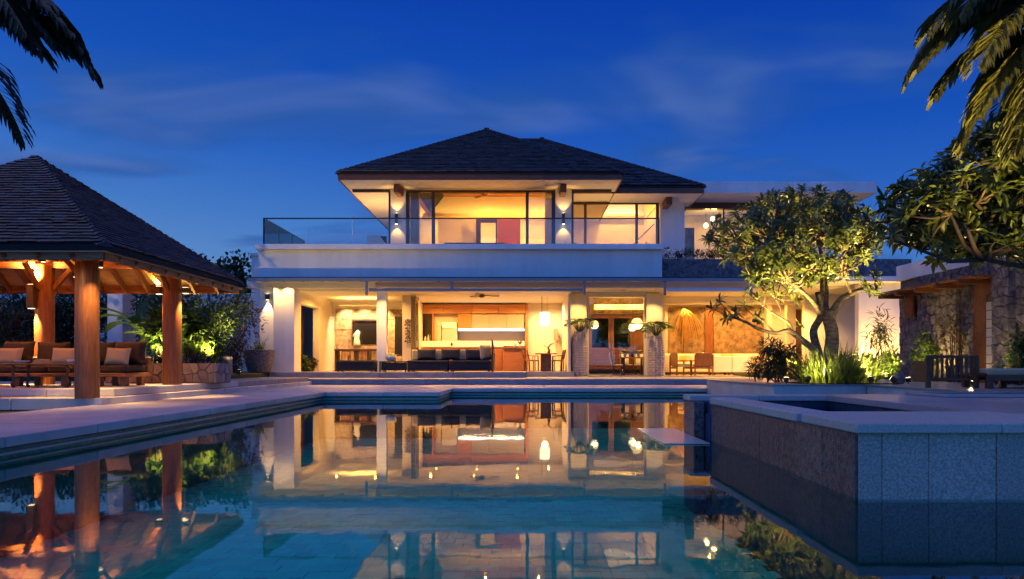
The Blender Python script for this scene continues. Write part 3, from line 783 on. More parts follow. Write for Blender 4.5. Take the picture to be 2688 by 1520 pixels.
# --- ground floor masonry
vp('wall', PB(660, 681, 672, 985, 28.2, 30.4), plaster)
vp('wall_cap', PB(655, 684, 664, 671, 28.1, 30.5, .01), plaster)
vp('wall', PB(681.6, 719, 757, 985, 27.75, 28.15), plaster)
vp('column', B(-9.48, -8.69, 26.9, 27.6, .622, 3.83, .006), plaster)
vp('beam', B(-10.55, 9.4, 27.0, 27.45, 3.835, 4.15), cream)
vp('wall', B(-8.95, -8.695, 27.605, 32.6, 3.30, 3.83), cream)
vp('wall', B(-8.95, -8.695, 30.2, 32.6, .622, 3.298), cream)
vp('doorframe', B(-8.99, -8.70, 27.61, 27.75, .622, 3.297), cream)
vp('wall', B(-9.60, -9.50, 27.8, 32.6, .4, 3.9), darkwood)
dd = vp('door', B(-9.498, -9.46, 28.6, 29.9, .63, 2.9), blackmetal)
vp('column', B(fx(982, 27), fx(1008, 27), 27.46, 27.8, .622, 3.83, .006), plaster)
vp('wall', B(-8.69, -4.60, 32.4, 32.6, .622, 3.9), cream)
vp('ceiling', B(-8.69, 1.95, 27.46, 33.2, 3.76, 3.83), ceilp)
vp('wall', B(-4.99, -4.62, 29.4, 33.0, .622, 3.758), cream)
vp('wall', B(-4.62, 1.86, 33.0, 33.2, .622, 3.758), cream)
vp('wall', B(1.86, 1.965, 28.42, 33.0, .622, 3.758), cream)
vp('column', B(fx(1495, 29.2), fx(1540, 29.2), 29.2, 29.9, .437, 3.83, .006), cream)
vp('column', B(fx(1697, 29.2), fx(1739, 29.2), 29.2, 29.9, .437, 3.83, .006), cream)
vp('ceiling', B(1.97, 14.5, 27.46, 34.7, 3.90, 3.96), ceilp)
vp('beam', B(fx(1540, 29.2), fx(1697, 29.2), 29.25, 29.6, 3.72, 3.898), cream)
vp('wall', B(1.97, 6.0, 31.95, 32.15, .437, 3.898), cream)
vp('wall', B(5.90, 6.08, 29.905, 34.5, .437, 3.898), cream)
vp('wall', B(6.08, 14.4, 34.5, 34.7, .437, 3.898), cream)
vp('bulkhead', B(6.09, 12.4, 31.0, 31.3, 3.56, 3.898), cream)
vp('column', PB(2013, 2026, 790, 986, 33, 33.4), plaster)
vp('wall', PB(2066, 2089, 760, 986, 32.2, 32.5), cream)
vp('door', PB(2089.5, 2111, 812, 984, 32.25, 32.35), doorwood)
vp('wall', PB(2089.5, 2111, 756, 811.5, 32.2, 32.5), cream)
vp('wall', PB(2112, 2260, 752, 990, 30.2, 30.5), cream)
vp('wall', B(fx(2254, 26.4), fx(2372, 26.4), 26.4, 26.7, .5, 3.95), plaster)
vp('roof_slab', B(8.9, 14.9, 25.9, 31, 3.952, 4.15, .01), plaster)
# --- first-floor slab and balcony
vp('floor_slab', B(-10.0, 5.30, 27.46, 37, 4.16, 5.2), plaster)
vp('floor_slab', B(5.31, 15.2, 27.82, 37, 4.16, 5.0), plaster)
vp('balcony_wall', B(fx(678, 26.9), fx(1738, 26.9), 26.9, 27.2, fz(735, 26.9), fz(657, 26.9)), plaster)
vp('balcony_wall', B(fx(678, 26.9), fx(678, 26.9) + .3, 27.202, 32, fz(735, 26.9), fz(657, 26.9)), plaster)
vp('balcony_coping', B(fx(668, 26.6), fx(1741, 26.6), 26.62, 27.28, fz(657, 26.9) + .002, fz(640, 26.62), .01), plaster)
vp('balcony_coping', B(fx(668, 26.6), fx(668, 26.6) + .66, 27.282, 32.0, fz(657, 26.9) + .002, fz(640, 26.62), .01), plaster)
vp('planter_wall', B(fx(1740, 27.5), 15.2, 27.5, 27.8, fz(734, 27.5), fz(680, 27.5)), andesite)
# --- dark metal canopy over the terrace: front beam, joists, plate
vp('canopy_beam', B(-10.2, 9.0, 26.2, 26.27, 4.0, 4.13, .005), steel)
vp('canopy_plate', B(-10.2, 9.0, 26.15, 26.88, 4.135, 4.15), blackmetal)
x = -9.9
while x < 8.9:
    vp('canopy_joist', MB().bar((x, 26.27, 4.05), (x + .12, 26.88, 4.09), .05, .07), bronze); x += .735
# awning cassettes and their hanging arms
for nm, a, b, y0, y1 in (('awning_case', 968, 1530, 757, 764.5), ('awning_case', 1752, 1975, 756, 765)):
    B(fx(a, 26.4), fx(b, 26.4), 26.36, 26.5, fz(y1, 26.4), fz(y0, 26.4), .02).build(nm, steel if a < 1000 else plaster, V)
for xc in (962, 1186, 1534, 1746, 1972):
    vp('awning_arm', B(fx(xc - 3, 26.3), fx(xc + 3, 26.3), 26.28, 26.36, fz(775 if xc != 1186 else 764, 26.3), 4.0, .005), steel)

# --- upper floor, main room
def col_up(a, b, d): return B(fx(a, d), fx(b, d), d, d + .5, 5.2, 8.14, .006)
vp('column', col_up(1025, 1065, 29), cream)
vp('column', col_up(1458, 1500, 29), cream)
SZ = 8.14
vp('soffit', B(-7.15, 3.88, 27.6, 29.28, SZ, SZ + .06), ceilp)
vp('soffit', B(-7.15, -5.3, 29.28, 38.8, SZ, SZ + .06), ceilp)
vp('soffit', B(1.9, 3.88, 29.28, 38.8, SZ, SZ + .06), ceilp)
vp('ceiling', B(-5.3, 1.9, 29.3, 35.2, 9.25, 9.32), teakh)
vp('beam', B(-5.3, 1.9, 29.285, 29.4, 8.142, 9.248), cream)
vp('wall', B(-5.4, -5.3, 29.5, 35.2, 5.2, 9.24), cream)
vp('wall', B(1.9, 2.0, 29.5, 35.2, 5.2, 9.24), cream)
vp('wall', B(-5.3, 1.9, 35.0, 35.2, 5.2, 9.24), cream)
# half-height wall inside with a lit ledge on top
vp('partition', B(fx(1150, 33.5), fx(1250, 33.5), 33.5, 33.7, 5.2, fz(575, 33.5)), cream)
vp('ledge', B(-5.3, 1.9, 34.3, 35.0, fz(571, 34.3), fz(559, 34.3)), cream)
vp('wardrobe_panel', PB(1306, 1366, 574, 660, 33.4, 33.8), redwood)
d3 = thing('glazed_door', 'dark framed door with a lit glass pane beside the red panel upstairs', 'door', (fx(1277, 33.4), 33.4, 5.2))
for a, b, y0, y1 in ((1250, 1262, 575, 668), (1301, 1305.5, 575, 668), (1262, 1301, 575, 584)): PB(a, b, y0, y1, 33.4, 33.5).build('frame', bronze, d3)
PB(1262, 1301, 584, 668, 33.44, 33.46).build('pane', glass, d3)
# window frames and panes
def window(a, b, y0, y1, d, stiles, panes, label=None):
    w = MB().box(fx(a, d), fx(b, d), d, d + .08, fz(y0, d) - .09, fz(y0, d)).build('window', bronze, V)
    for s0, s1 in stiles:
        B(fx(s0, d), fx(s1, d), d, d + .08, fz(y1, d), fz(y0, d) - .09, .004).build('frame', bronze, w)
    for s0, s1 in panes:
        B(fx(s0, d), fx(s1, d), d + .03, d + .042, fz(y1, d), fz(y0, d) - .092).build('pane', glass, w)
    return w
window(1065.5, 1457.5, 499, 662, 29.1, ((1065.5, 1075), (1133, 1142), (1380, 1388), (1448, 1457.5)), ((1075.2, 1132.8), (1388.2, 1447.8)))
vp('side_beam', B(-7.0, -5.45, 29.1, 29.2, 8.03, 8.135), bronze)
vp('side_frame', B(-5.50, -5.42, 29.05, 29.15, 5.2, 8.03), bronze)
# right-hand bay
window(1500, 1730, 531, 655, 31.3, ((1500, 1504), (1533, 1540), (1668, 1675), (1722, 1730)), ((1504.2, 1532.8), (1540.2, 1667.8), (1675.2, 1721.8)))
vp('side_beam', B(2.06, 3.7, 29.12, 29.2, 8.03, 8.135), bronze)
vp('side_frame', B(2.06, 2.13, 29.05, 29.15, 5.2, 8.03), bronze)
vp('wall', B(fx(1733, 31.3), fx(1797, 31.3), 31.3, 33, 4.9, 8.1, .006), plaster)
vp('wall', B(2.0, 7.2, 35.5, 35.7, 5.2, 9.2), cream)
vp('ceiling', B(2.0, 6.4, 31.4, 35.5, 8.95, 9.0), ceilp)
vp('bulkhead', B(2.0, 6.1, 31.4, 31.6, 8.1, 8.95), cream)
vp('wall', B(6.13, 6.3, 31.45, 35.5, 5.2, 8.94), cream)
vp('pelmet', B(2.1, 6.1, 35.1, 35.2, 8.30, 8.42), ceilp)
# --- roofs
def hip(name, x0, x1, y0, y1, ze, r0, r1, ry, zr, expo, tw, th, maxn, fas):
    a, b, c, d = Vector((x0, y0, ze)), Vector((x1, y0, ze)), Vector((x1, y1, ze)), Vector((x0, y1, ze)); r0 = Vector((r0, ry, zr)); r1 = Vector((r1, ry, zr))
    dn = Vector((0, 0, -.07)); m = MB(); tri = (r0 - r1).length < .01
    q = [a, b, c, d, r0, r1]; k = 6
    m.add(q + [p + dn for p in q], [(0, 1, 5, 4), (1, 2, 5), (2, 3, 4, 5), (3, 0, 4), (0, 6, 7, 1), (1, 7, 8, 2), (2, 8, 9, 3), (3, 9, 6, 0), (7, 6, 10, 11), (8, 7, 11), (9, 8, 10, 11), (6, 9, 10)])
    rf = m.build('roof', shingle_under, V)
    tile_face(rf, a, b, r0, r1, expo, tw, th, shingle, single=(lambda c: True) if maxn else None, maxn=maxn).build('front_shingle', shingle, rf, kind='stuff')
    tile_face(rf, b, c, r1, r1, expo, tw, th, shingle).build('side_shingle', shingle, rf, kind='stuff')
    tile_face(rf, d, a, r0, r0, expo, tw, th, shingle).build('side_shingle', shingle, rf, kind='stuff')
    tile_face(rf, c, d, r1, r0, expo, tw * 1.6, th, shingle).build('back_shingle', shingle, rf, kind='stuff')
    for e, t in ((a, r0), (b, r1), (c, r1), (d, r0)):
        for p1, p2 in hip_caps(e, t, .2, .12, .02):
            mm = MB(); cap_mesh(mm, p1, p2, .12, .02, .05); mm.build('ridge_cap', shingle, rf)
    if not tri:
        for p1, p2 in hip_caps(r0, r1, .2, .12, .02):
            mm = MB(); cap_mesh(mm, p1, p2, .12, .02, .06); mm.build('ridge_cap', shingle, rf)
    B(r1.x - .12, r1.x + .12, ry - .12, ry + .12, zr - .02, zr + .09, .04).build('ridge_cap', shingle, rf)
    f0, f1 = fas; t = .05
    for bx in ((x0 + .05, x1 - .05, y0 + .04, y0 + .04 + t), (x0 + .05, x1 - .05, y1 - .04 - t, y1 - .04), (x0 + .04, x0 + .04 + t, y0 + .04 + t, y1 - .04 - t), (x1 - .04 - t, x1 - .04, y0 + .04 + t, y1 - .04 - t)):
        B(*bx, f0, f1).build('fascia', eavewood, V)
    return rf
hip('roof', -7.24, 3.97, 27.5, 38.9, 8.40, -1.66, -1.66, 33.2, 11.95, .20, .27, .045, 300, (8.12, 8.36))
hip('roof', -4.6, 7.69, 29.5, 40.9, 8.38, -1.7, .99, 35.2, 12.15, .20, .27, .045, 300, (8.08, 8.345))
vp('soffit', B(3.9, 7.6, 29.6, 31.3, 8.085, 8.14), ceilp)
vp('soffit', B(6.1, 7.6, 31.3, 38, 8.105, 8.16), ceilp)
for xc, d, z in ((1041, 28.2, 8.13), (1479, 28.2, 8.13), (1757, 30.2, 8.08)):
    vp('corbel', B(fx(xc - 8, d), fx(xc + 8, d), d, d + .9, z - .33, z, .02), eavewood)
# --- right wing with flat roof
vp('roof_slab', B(6.6, 15.4, 30.5, 38, 8.33, 8.82, .01), plaster)
vp('wall', B(7.2, 15.2, 35.2, 35.4, 5.0, 8.32), cream)
vp('beam', B(7.25, 15.1, 32.3, 32.6, fz(548, 32.3), fz(520, 32.3)), darkwood)
wg = vp('window', B(7.25, 15.1, 32.3, 32.4, 4.9, 5.05), bronze)
for k in range(4):
    xa = 7.25 + k * 1.96
    B(xa, xa + .07, 32.3, 32.38, 5.052, fz(548.4, 32.3)).build('frame', bronze, wg)
    B(xa + .072, xa + 1.955, 32.33, 32.345, 5.052, fz(548.4, 32.3)).build('pane', glass, wg)
for k in range(4):
    vp('stone_panel', B(fx(1799, 33), fx(1823, 33), 33, 33.25, 5.0 + k * .58, 5.0 + (k + 1) * .58 - .012, .006), limestone)

# --- glass balustrade on the balcony
bal = thing('glass_balustrade', 'frameless glass balustrade with a slim dark handrail along the balcony edge', 'balustrade', (-2, 27, 5.5))
bz0, bz1 = fz(640, 26.62) + .003, fz(572, 27)
xl, xr = fx(691, 27), fx(1731, 27)
B(xl, xr, 26.97, 27.03, bz1 - .045, bz1, .004).build('handrail', blackmetal, bal)
for xx in (xl, xr - .06): B(xx, xx + .06, 26.975, 27.025, bz0, bz1 - .046).build('post', blackmetal, bal)
npn = 9; w = (xr - xl - .12) / npn
for k in range(npn):
    B(xl + .06 + k * w + .006, xl + .06 + (k + 1) * w - .006, 26.994, 27.006, bz0, bz1 - .047).build('pane', glass, bal)
MB().bar((xl + .03, 27.03, bz1 - .02), (xl + .03, 32.0, bz1 - .02), .05, .04).build('handrail', bronze, bal)
for k in range(3):
    d0 = 27.05 + k * 1.65
    B(xl + .024, xl + .036, d0, d0 + 1.57, bz0, bz1 - .045).build('pane', glass, bal)
    B(xl, xl + .06, d0 + 1.58, d0 + 1.64, bz0, bz1 - .043).build('post', blackmetal, bal)
MB().tube([P(1664, 640, 28), P(1717, 588, 28)], .02, 8).build('stair_rail', steel, bal)

# ------------------------------------------------------------------ stone-clad walls made of separate blocks
def ashlar(root, x0, x1, z0, z1, yf, rows, mat, name='stone_block', wmin=.35, wmax=.8, depth=.06, jit=.022, gap=.006, seed=1):
    rng = random.Random(seed); h = (z1 - z0) / rows
    for r in range(rows):
        x = x0
        while x < x1 - .01:
            w = rng.uniform(wmin, wmax)
            if x1 - (x + w) < wmin * .6: w = x1 - x
            j = rng.uniform(0, jit)
            B(x + gap / 2, min(x + w, x1) - gap / 2, yf - depth - j, yf - .001, z0 + r * h + gap / 2, z0 + (r + 1) * h - gap / 2, .008).build(name, mat, root); x += w
fw = thing('stone_feature_wall', 'rough split-stone feature wall washed with light behind the desk', 'wall cladding', (-7, 32.3, .62))
ashlar(fw, fx(880, 32.3), fx(1057, 32.3), .63, fz(812, 32.3), 32.39, 6, stonewall, wmin=.4, wmax=.9, seed=2)
lw = thing('stone_panel_wall', 'large square-cut brown stone panels on the back wall of the lounge', 'wall cladding', (9.5, 34.4, .44))
def panel(a, b, y0, y1, mat=limestone, d=34.35, dd=.1):
    PB(a + .15, b - .15, y0 + .15, y1 - .15, d + random.uniform(0, .015), d + dd, .006).build('stone_panel', mat, lw)
for a, b in ((1754, 1786), (1786, 1818), (1818, 1850)):
    for y0, y1 in ((806, 870), (870, 930), (930, 985)): panel(a, b, y0, y1)
for a, b, y0, y1 in ((1873, 1918, 806, 866), (1918, 1954, 806, 866), (1954, 2013, 806, 866), (1873, 1954, 866, 925), (1954, 2013, 866, 925), (1873, 1954, 925, 985), (1954, 2013, 925, 985)): panel(a, b, y0, y1)
PB(1851, 1872, 806, 985, 34.3, 34.45).build('timber_panel', teak, lw)
ew = thing('entrance_wall', 'stone lintel wall with carved wooden double doors behind the glass entry', 'entrance', (4.2, 31.9, .44))
ashlar(ew, fx(1540, 31.9), fx(1697, 31.9), fz(826, 31.9), 3.89, 31.949, 2, limestone, wmin=.5, wmax=1.0, depth=.05, seed=5)
def door_leaf(a, b, y0, ym, y1):
    d = 31.7
    dl = PB(a, b, y1 - 1, y1, d, d + .06).build('door_leaf', doorwood, ew)
    wst = 7
    for s0, s1 in ((a, a + wst), (b - wst, b)): PB(s0, s1, y0, y1 - 1.1, d, d + .06, .004).build('stile', doorwood, dl)
    for r0, r1 in ((y0, y0 + 8), (ym - 4, ym + 4)): PB(a + wst + .05, b - wst - .05, r0, r1, d + .004, d + .056, .004).build('rail', doorwood, dl)
    PB(a + wst + .05, b - wst - .05, y0 + 8.1, ym - 4.1, d + .025, d + .035).build('pane', tintglass, dl)
    n = 6; h = (y1 - 1.2 - ym - 4.2) / n
    for k in range(n): PB(a + wst + .05, b - wst - .05, ym + 4.2 + k * h + .4, ym + 4.2 + (k + 1) * h - .4, d + .01 + .01 * (k % 2), d + .05, .006).build('panel', doorwood, dl)
    return dl
door_leaf(1547, 1604, 828, 917, 970); door_leaf(1604.6, 1662, 828, 917, 970)
PB(1662.5, 1692, 828, 970, 31.75, 31.85).build('side_panel', doorwood, ew)
MB().tube([P(1601, 900, 31.64), P(1601, 915, 31.64)], .02, 8).build('handle', goldm, ew)
MB().tube([P(1608, 900, 31.64), P(1608, 915, 31.64)], .02, 8).build('handle', goldm, ew)
B(fx(1540, 31.9), fx(1697, 31.9), 31.60, 31.948, .436, .47).build('threshold', stepst, ew)
# black garden seen through the door glass
B(fx(1545, 31.9), fx(1690, 31.9), 31.90, 31.94, .5, fz(828, 31.9)).build('dark_backing', blackmetal, ew)
vp('entry_glazing', B(fx(1546, 29.5), fx(1691, 29.5), 29.5, 29.512, .44, 3.71), glass)
for a, b in ((1540.4, 1545.8), (1691.2, 1696.6)): vp('entry_frame', PB(a, b, 762, 984, 29.45, 29.56), cream)
vp('entry_bulkhead', B(fx(1560, 30.9), fx(1692, 30.9), 30.9, 31.3, fz(812, 30.9), fz(799, 30.9)), ceilp)

# ------------------------------------------------------------------ room lights (recessed downlights and coves of the lit rooms)
def downlight(x, yv, z, e, size=.16, col=WARM, label=None, spot=None):
    o = MB().lathe([(size * .5, 0), (size * .62, 0), (size * .62, -.012), (size * .5, -.012)], 16, (x, yv, z))
    lm = thing('downlight', label, 'downlight', (x, yv, z - .012), group='recessed downlights')
    o.build('ring', steel, lm)
    MB().lathe([(size * .49, 0), (size * .49, -.004)], 16, (x, yv, z - .004)).build('lens', lensglow, lm)
    if spot: light('SPOT', 'bulb', (x, yv, z - .03), e, col, lm, .018, angle=spot, blend=.7)
    else: light('AREA', 'bulb', (x, yv, z - .02), e, col, lm, size)
    return lm
LV = V
def rl(x, yv, z, e, col=WARM, ang=165): light('SPOT', 'ceiling_bulb', (x, yv, z), e, col, V, .045, angle=ang, blend=.5)
# corner room: uplight on the ceiling with a tray added beneath it, spots on the stone
light('AREA', 'cove_bulb', (-6.9, 30.3, 3.45), 60, WARM2, V, 1.8, .5, direction=(0, .05, 1))
vp('added_tray', B(-7.82, -5.98, 30.03, 30.57, 3.40, 3.44), ceilp)
rl(-7.6, 28.9, 3.74, 360); rl(-6.0, 28.9, 3.74, 360)
for xx in (-8.0, -7.2, -6.4): light('SPOT', 'ceiling_bulb', (xx, 31.75, 3.74), 420, (1, .64, .30), V, .04, direction=(0, .35, -1), angle=95, blend=.8)
light('SPOT', 'ceiling_bulb', (fx(1028, 31.6), 31.7, 3.74), 420, WARM2, V, .05, direction=(0, .3, -1), angle=60)
# kitchen
for xx in (-3.8, -2.0, -.2): rl(xx, 29.4, 3.74, 330); rl(xx, 31.3, 3.74, 300)
rl(1.2, 31.6, 3.74, 400, (1, .6, .25))
# entry
light('AREA', 'cove_bulb', (4.2, 31.1, 3.58), 40, WARM2, V, 2.0, .2, direction=(0, 0, 1))
rl(3.6, 30.4, 3.88, 260); rl(4.9, 30.4, 3.88, 260)
# lounge
light('AREA', 'cove_bulb', (9.2, 31.15, 3.60), 1, WARM2, V, 6.0, .15, direction=(0, 0, 1)) if False else None
for xx in (6.7, 7.9, 9.1, 10.3, 11.5): light('SPOT', 'ceiling_bulb', (xx, 33.75, 3.87), 150, WARM2, V, .04, direction=(0, .3, -1), angle=110, blend=.8)
for xx in (7.2, 9.2, 11.2): rl(xx, 32.1, 3.87, 190)
rl(8.0, 29.8, 3.87, 380); rl(10.5, 29.8, 3.87, 380); rl(12.9, 33.2, 3.87, 200)
# upstairs
for xx in (-4.2, -1.7, .8): rl(xx, 31.2, 9.22, 330, (1, .43, .065)); rl(xx, 33.4, 9.22, 300, (1, .43, .065))
light('AREA', 'cove_bulb', (-1.7, 34.6, fz(558, 34.3)), 34, WARM2, V, 6.5, .12, direction=(0, .2, 1))
light('AREA', 'cove_bulb', (-1.7, 34.15, fz(573, 34.3)), 80, WARM2, V, 6.0, .08, direction=(0, .3, -1))
for xx in (2.8, 4.1, 5.3): rl(xx, 32.6, 8.92, 170, (1, .44, .07)); rl(xx, 34.4, 8.92, 130, (1, .44, .07))
light('AREA', 'cove_bulb', (4.0, 35.32, 8.44), 26, (1, .72, .42), V, 3.8, .12, direction=(0, .1, 1))
rl(9.0, 33.8, 8.3, 110); rl(12.0, 33.8, 8.3, 110)
# small spots under the canopy beam, washing the column fronts and the steps
for k, x in enumerate((705, 745, 880, 995, 1120, 1300, 1420)):
    downlight(fx(x, 26.4), 26.66, 4.06, 480 if x == 995 else 110, .05, WARM2, 'tiny spotlight under the metal canopy, ' + ('above the pebble pot', 'above the first white column', 'above the low ottoman', 'above the slim column', 'above the first sofa section', 'above the gilded screen', 'above the dining chairs')[k], spot=110)
# soffit downlights of the terrace
for x in (1637,):
    downlight(fx(x, 28.4), 28.4, 3.898, 330, .14, WARM2, 'bright round downlight in the soffit between the two tall vases', spot=120)
for x in (1518, 1718):
    downlight(fx(x, 28.6), 28.6, 3.898, 230, .10, WARM2, 'tiny downlight in the soffit above the ' + ('kitchen' if x < 1600 else 'lounge') + '-side tall vase', spot=110)
for x in (1850, 1960, 2060):
    downlight(fx(x, 28.6), 28.6, 3.898, 180, .10, WARM2, 'tiny downlight in the lounge soffit, ' + {1850: 'above the wooden armchairs', 1960: 'above the white armless chairs', 2060: 'above the dark fern'}[x], spot=120)
downlight(fx(2220, 31.3), 31.3, 8.33, 260, .2, WARM2, 'round downlight under the flat roof above the frangipani', spot=140)
downlight(fx(2160, 27.2), 29.2, 3.90, 900, .14, WARM2, 'round downlight over the corner behind the frangipani trunk', spot=130)
# wall washing lamp on the outer left wall
column_lamp(fx(700, 27.6), 27.68, 3.45, 0, 170, 'slim lamp washing the white wall above the round pebble pot', h=.22)
# sconces either side of the bedroom window
def sconce(xp, label):
    x, d = fx(xp, 28.9), 28.86
    lm = thing('wall_sconce', label, 'wall lamp', (x, d, fz(588, d)))
    MB().lathe([(.062, fz(588, d)), (.062, fz(560, d))], 20, (x, d, 0)).build('housing', bronze, lm)
    B(x - .03, x + .03, d + .05, 28.998, fz(577, d), fz(571, d)).build('bracket', bronze, lm)
    for z, dr in ((fz(588, d) - .03, (0, .22, -1)), (fz(560, d) + .03, (0, .22, 1))):
        MB().lathe([(.05, 0), (.05, .006)], 14, (x, d, z + (.02 if dr[2] < 0 else -.028))).build('lens', lensglow, lm)
        light('SPOT', 'bulb', (x, d - .02, z), 28, WARM2, lm, .02, direction=dr, angle=84, blend=.5)
sconce(1041, 'bronze up-and-down wall sconce on the upstairs column by the open eave')
sconce(1479, 'bronze up-and-down wall sconce between the two upstairs windows')
# ================================================================== FURNITURE AND FITTINGS
def uplight(x, yv, z, e, label, direction=(0, 0, 1), angle=110, col=SODIUM, r=.06):
    lm = thing('garden_spotlight', label, 'spotlight', (x, yv, z))
    t = Vector(direction).normalized(); h = Vector((x, yv, z + .09))
    MB().tube([(x, yv, z), (x, yv, z + .07)], .012, 8).build('stake', blackmetal, lm)
    MB().tube([h - t * .05, h + t * .05], [r * .8, r], 14).build('housing', blackmetal, lm, smooth=False)
    MB().tube([h + t * .051, h + t * .056], r * .85, 14).build('lens', lensglow, lm)
    light('SPOT', 'bulb', h + t * .07, e, col, lm, .05, direction=direction, angle=angle, blend=.8)
    return lm
uplight(-6.2, 31.0, 5.2, 420, 'small uplight on the balcony floor under the broad eave', (.05, .25, 1), 150, WARM2)
uplight(3.3, 30.2, 5.2, 170, 'small uplight on the balcony floor below the eave junction', (0, .1, 1), 150, WARM2)

# ---------------- terrace sofa set
def sofa_block(name, a, b, ytop, yb, d, depth, label, mat=darkfab, cat='sofa'):
    t = thing(name, label, cat, (fx((a + b) / 2, d), d + depth / 2, .62))
    x0, x1, zt = fx(a, d), fx(b, d), fz(ytop, d)
    for sx in (x0 + .08, x1 - .08):
        for sy in (d + .08, d + depth - .08): B(sx - .03, sx + .03, sy - .03, sy + .03, .621, .66).build('leg', steel, t)
    B(x0, x1, d, d + depth, .66, zt - .10, .02).build('base', mat, t)
    B(x0 - .01, x1 + .01, d - .015, d + depth, zt - .098, zt, .035).build('seat_cushion', mat, t)
    return t, x0, x1, zt
sofa_block('ottoman', 882, 982, 946, 975, 26.85, .8, 'low dark upholstered ottoman in front of the wooden desk', cat='ottoman')
s1, a1, b1, z1 = sofa_block('sofa', 1069, 1175, 946, 975, 26.85, .95, 'dark sofa section beside the low black table on the terrace')
B(a1 + .05, b1, 27.62, 27.80, z1 + .002, z1 + .43, .05).build('backrest', beigefab, s1)
s2, a2, b2, z2 = sofa_block('sofa', 1179, 1288, 946, 975, 26.85, .95, 'dark sofa section against the gilded screen on the terrace')
B(a2, b2 - .05, 27.62, 27.80, z2 + .002, z2 + .43, .05).build('backrest', beigefab, s2)
for a, b, l in ((1094, 1144, 'dark back cushion on the sofa end nearest the black table'), (1157, 1208, 'dark back cushion where the two sofa sections meet'), (1221, 1271, 'dark back cushion beside the pale round cushion')):
    w = fx(b, 27.4) - fx(a, 27.4)
    pillow('back_cushion', fx((a + b) / 2, 27.45), 27.45, z1 + .01, w, .45, .22, darkfab, l, tilt=.2)
pillow('round_cushion', fx(1276, 27.3), 27.35, z1 + .01, .62, .60, .2, beigefab, 'pale oval cushion leaning at the screen end of the dark sofa', rz=.9, tilt=.1)
bt = thing('side_table', 'low black lacquer table holding the flower bowl on the terrace', 'table', (fx(1031, 26.9), 27.2, .62))
ta, tb_ = fx(995, 26.85), fx(1066, 26.85)
B(ta, tb_, 26.85, 27.6, .98, 1.03, .008).build('table_top', blackmetal, bt)
for sx in (ta + .03, tb_ - .03):
    for sy in (26.9, 27.55): B(sx - .025, sx + .025, sy - .025, sy + .025, .621, .979).build('leg', blackmetal, bt)
B(ta + .06, tb_ - .06, 26.95, 27.5, .68, .97, .01).build('drawer', blackmetal, bt)
fb = thing('flower_bowl', 'blue and white ceramic bowl of small flowers on the black table', 'flower bowl', (fx(1025, 27.1), 27.15, 1.031))
cx0 = fx(1025, 27.1)
MB().lathe([(.12, 1.032), (.20, 1.14), (.22, 1.24), (.205, 1.24), (.18, 1.14), (.01, 1.08)], 22, (cx0, 27.15, 0)).build('bowl', M('blue_ceramic', (.30, .42, .55), .3, col2=(.75, .78, .8), vs=18, lo=.4, hi=.6), fb, smooth=True)
m = MB()
for k in range(70):
    a = random.random() * 6.28; r = .2 * math.sqrt(random.random()); p = Vector((cx0 + r * math.cos(a), 27.15 + r * math.sin(a), 1.22 + random.random() * .08 + (.2 - r) * .25))
    m.leaf(p, (math.cos(a), math.sin(a), random.uniform(.2, 1.2)), (0, 0, 1), .07, .045)
m.build('blossom', M('pale_blossom', (.55, .58, .30), .6, rnd=.5, trans=.3), fb, kind='stuff')
# gilded carved screen beside the sofa
gs = thing('gilded_screen', 'tall gilded carved screen standing edge-on at the end of the dark sofa', 'screen', (fx(1292, 27.2), 27.5, .62))
gx = fx(1292, 26.9)
poly = [(26.9, .625), (28.3, .625), (28.3, 1.35), (28.0, 1.55), (27.4, 1.78), (26.9, 1.86)]
gm = MB(); n6 = len(poly)
gm.add([(gx - .03, a, b) for a, b in poly] + [(gx + .03, a, b) for a, b in poly], [tuple(range(n6)), tuple(range(n6, 2 * n6))[::-1]] + [(i, n6 + i, n6 + (i + 1) % n6, (i + 1) % n6) for i in range(n6)])
gm.build('board', darkwood, gs)
for k in range(46):
    yv = random.uniform(26.95, 28.2); z = random.uniform(.7, 1.75 - (yv - 26.9) * .33)
    a = random.random() * 6.28
    MB().leaf((gx + .035, yv, z), (.45, math.cos(a), math.sin(a)), (1, 0, 0), .16, .08, .3).build('carved_leaf', goldm, gs)

# ---------------- ceiling fans
def fan(x, yv, z, r, ang, label, drop=.3, mat=darkwood):
    f = thing('ceiling_fan', label, 'ceiling fan', (x, yv, z))
    MB().tube([(x, yv, z + drop), (x, yv, z + .05)], .018, 10).build('rod', mat, f)
    MB().lathe([(.03, .10), (.09, .06), (.13, 0), (.12, -.06), (.04, -.09)][::-1], 20, (x, yv, z)).build('motor', mat, f, smooth=True)
    for k in range(3):
        a = ang + k * 2 * PI / 3; c, s = math.cos(a), math.sin(a); m = MB()
        prof = [(.12, .035), (.3, .065), (.7, .075), (1.0, .045)]
        vs = []
        for t, w in prof:
            for q in (-1, 1):
                for zz2 in (-.006, .006):
                    u, v = t * r, q * w * r / .7
                    vs.append((x + u * c - v * s, yv + u * s + v * c, z + zz2 + q * .02))
        fs = [(0, 2, 3, 1), (12, 13, 15, 14)]
        for i in range(3):
            b0, b1 = i * 4, i * 4 + 4
            fs += [(b0, b1, b1 + 2, b0 + 2), (b0 + 1, b0 + 3, b1 + 3, b1 + 1), (b0, b0 + 1, b1 + 1, b1), (b0 + 2, b1 + 2, b1 + 3, b0 + 3)]
        m.add(vs, fs).build('blade', mat, f)
    return f
fan(fx(1264.5, 28.6), 28.6, fz(776, 28.6), .72, .25, 'dark three-bladed ceiling fan above the terrace sofa', .3)
fan(fx(942, 29.0), 29.0, fz(768, 29.0), .62, 1.0, 'brown ceiling fan in the bright corner room', .2, teak)
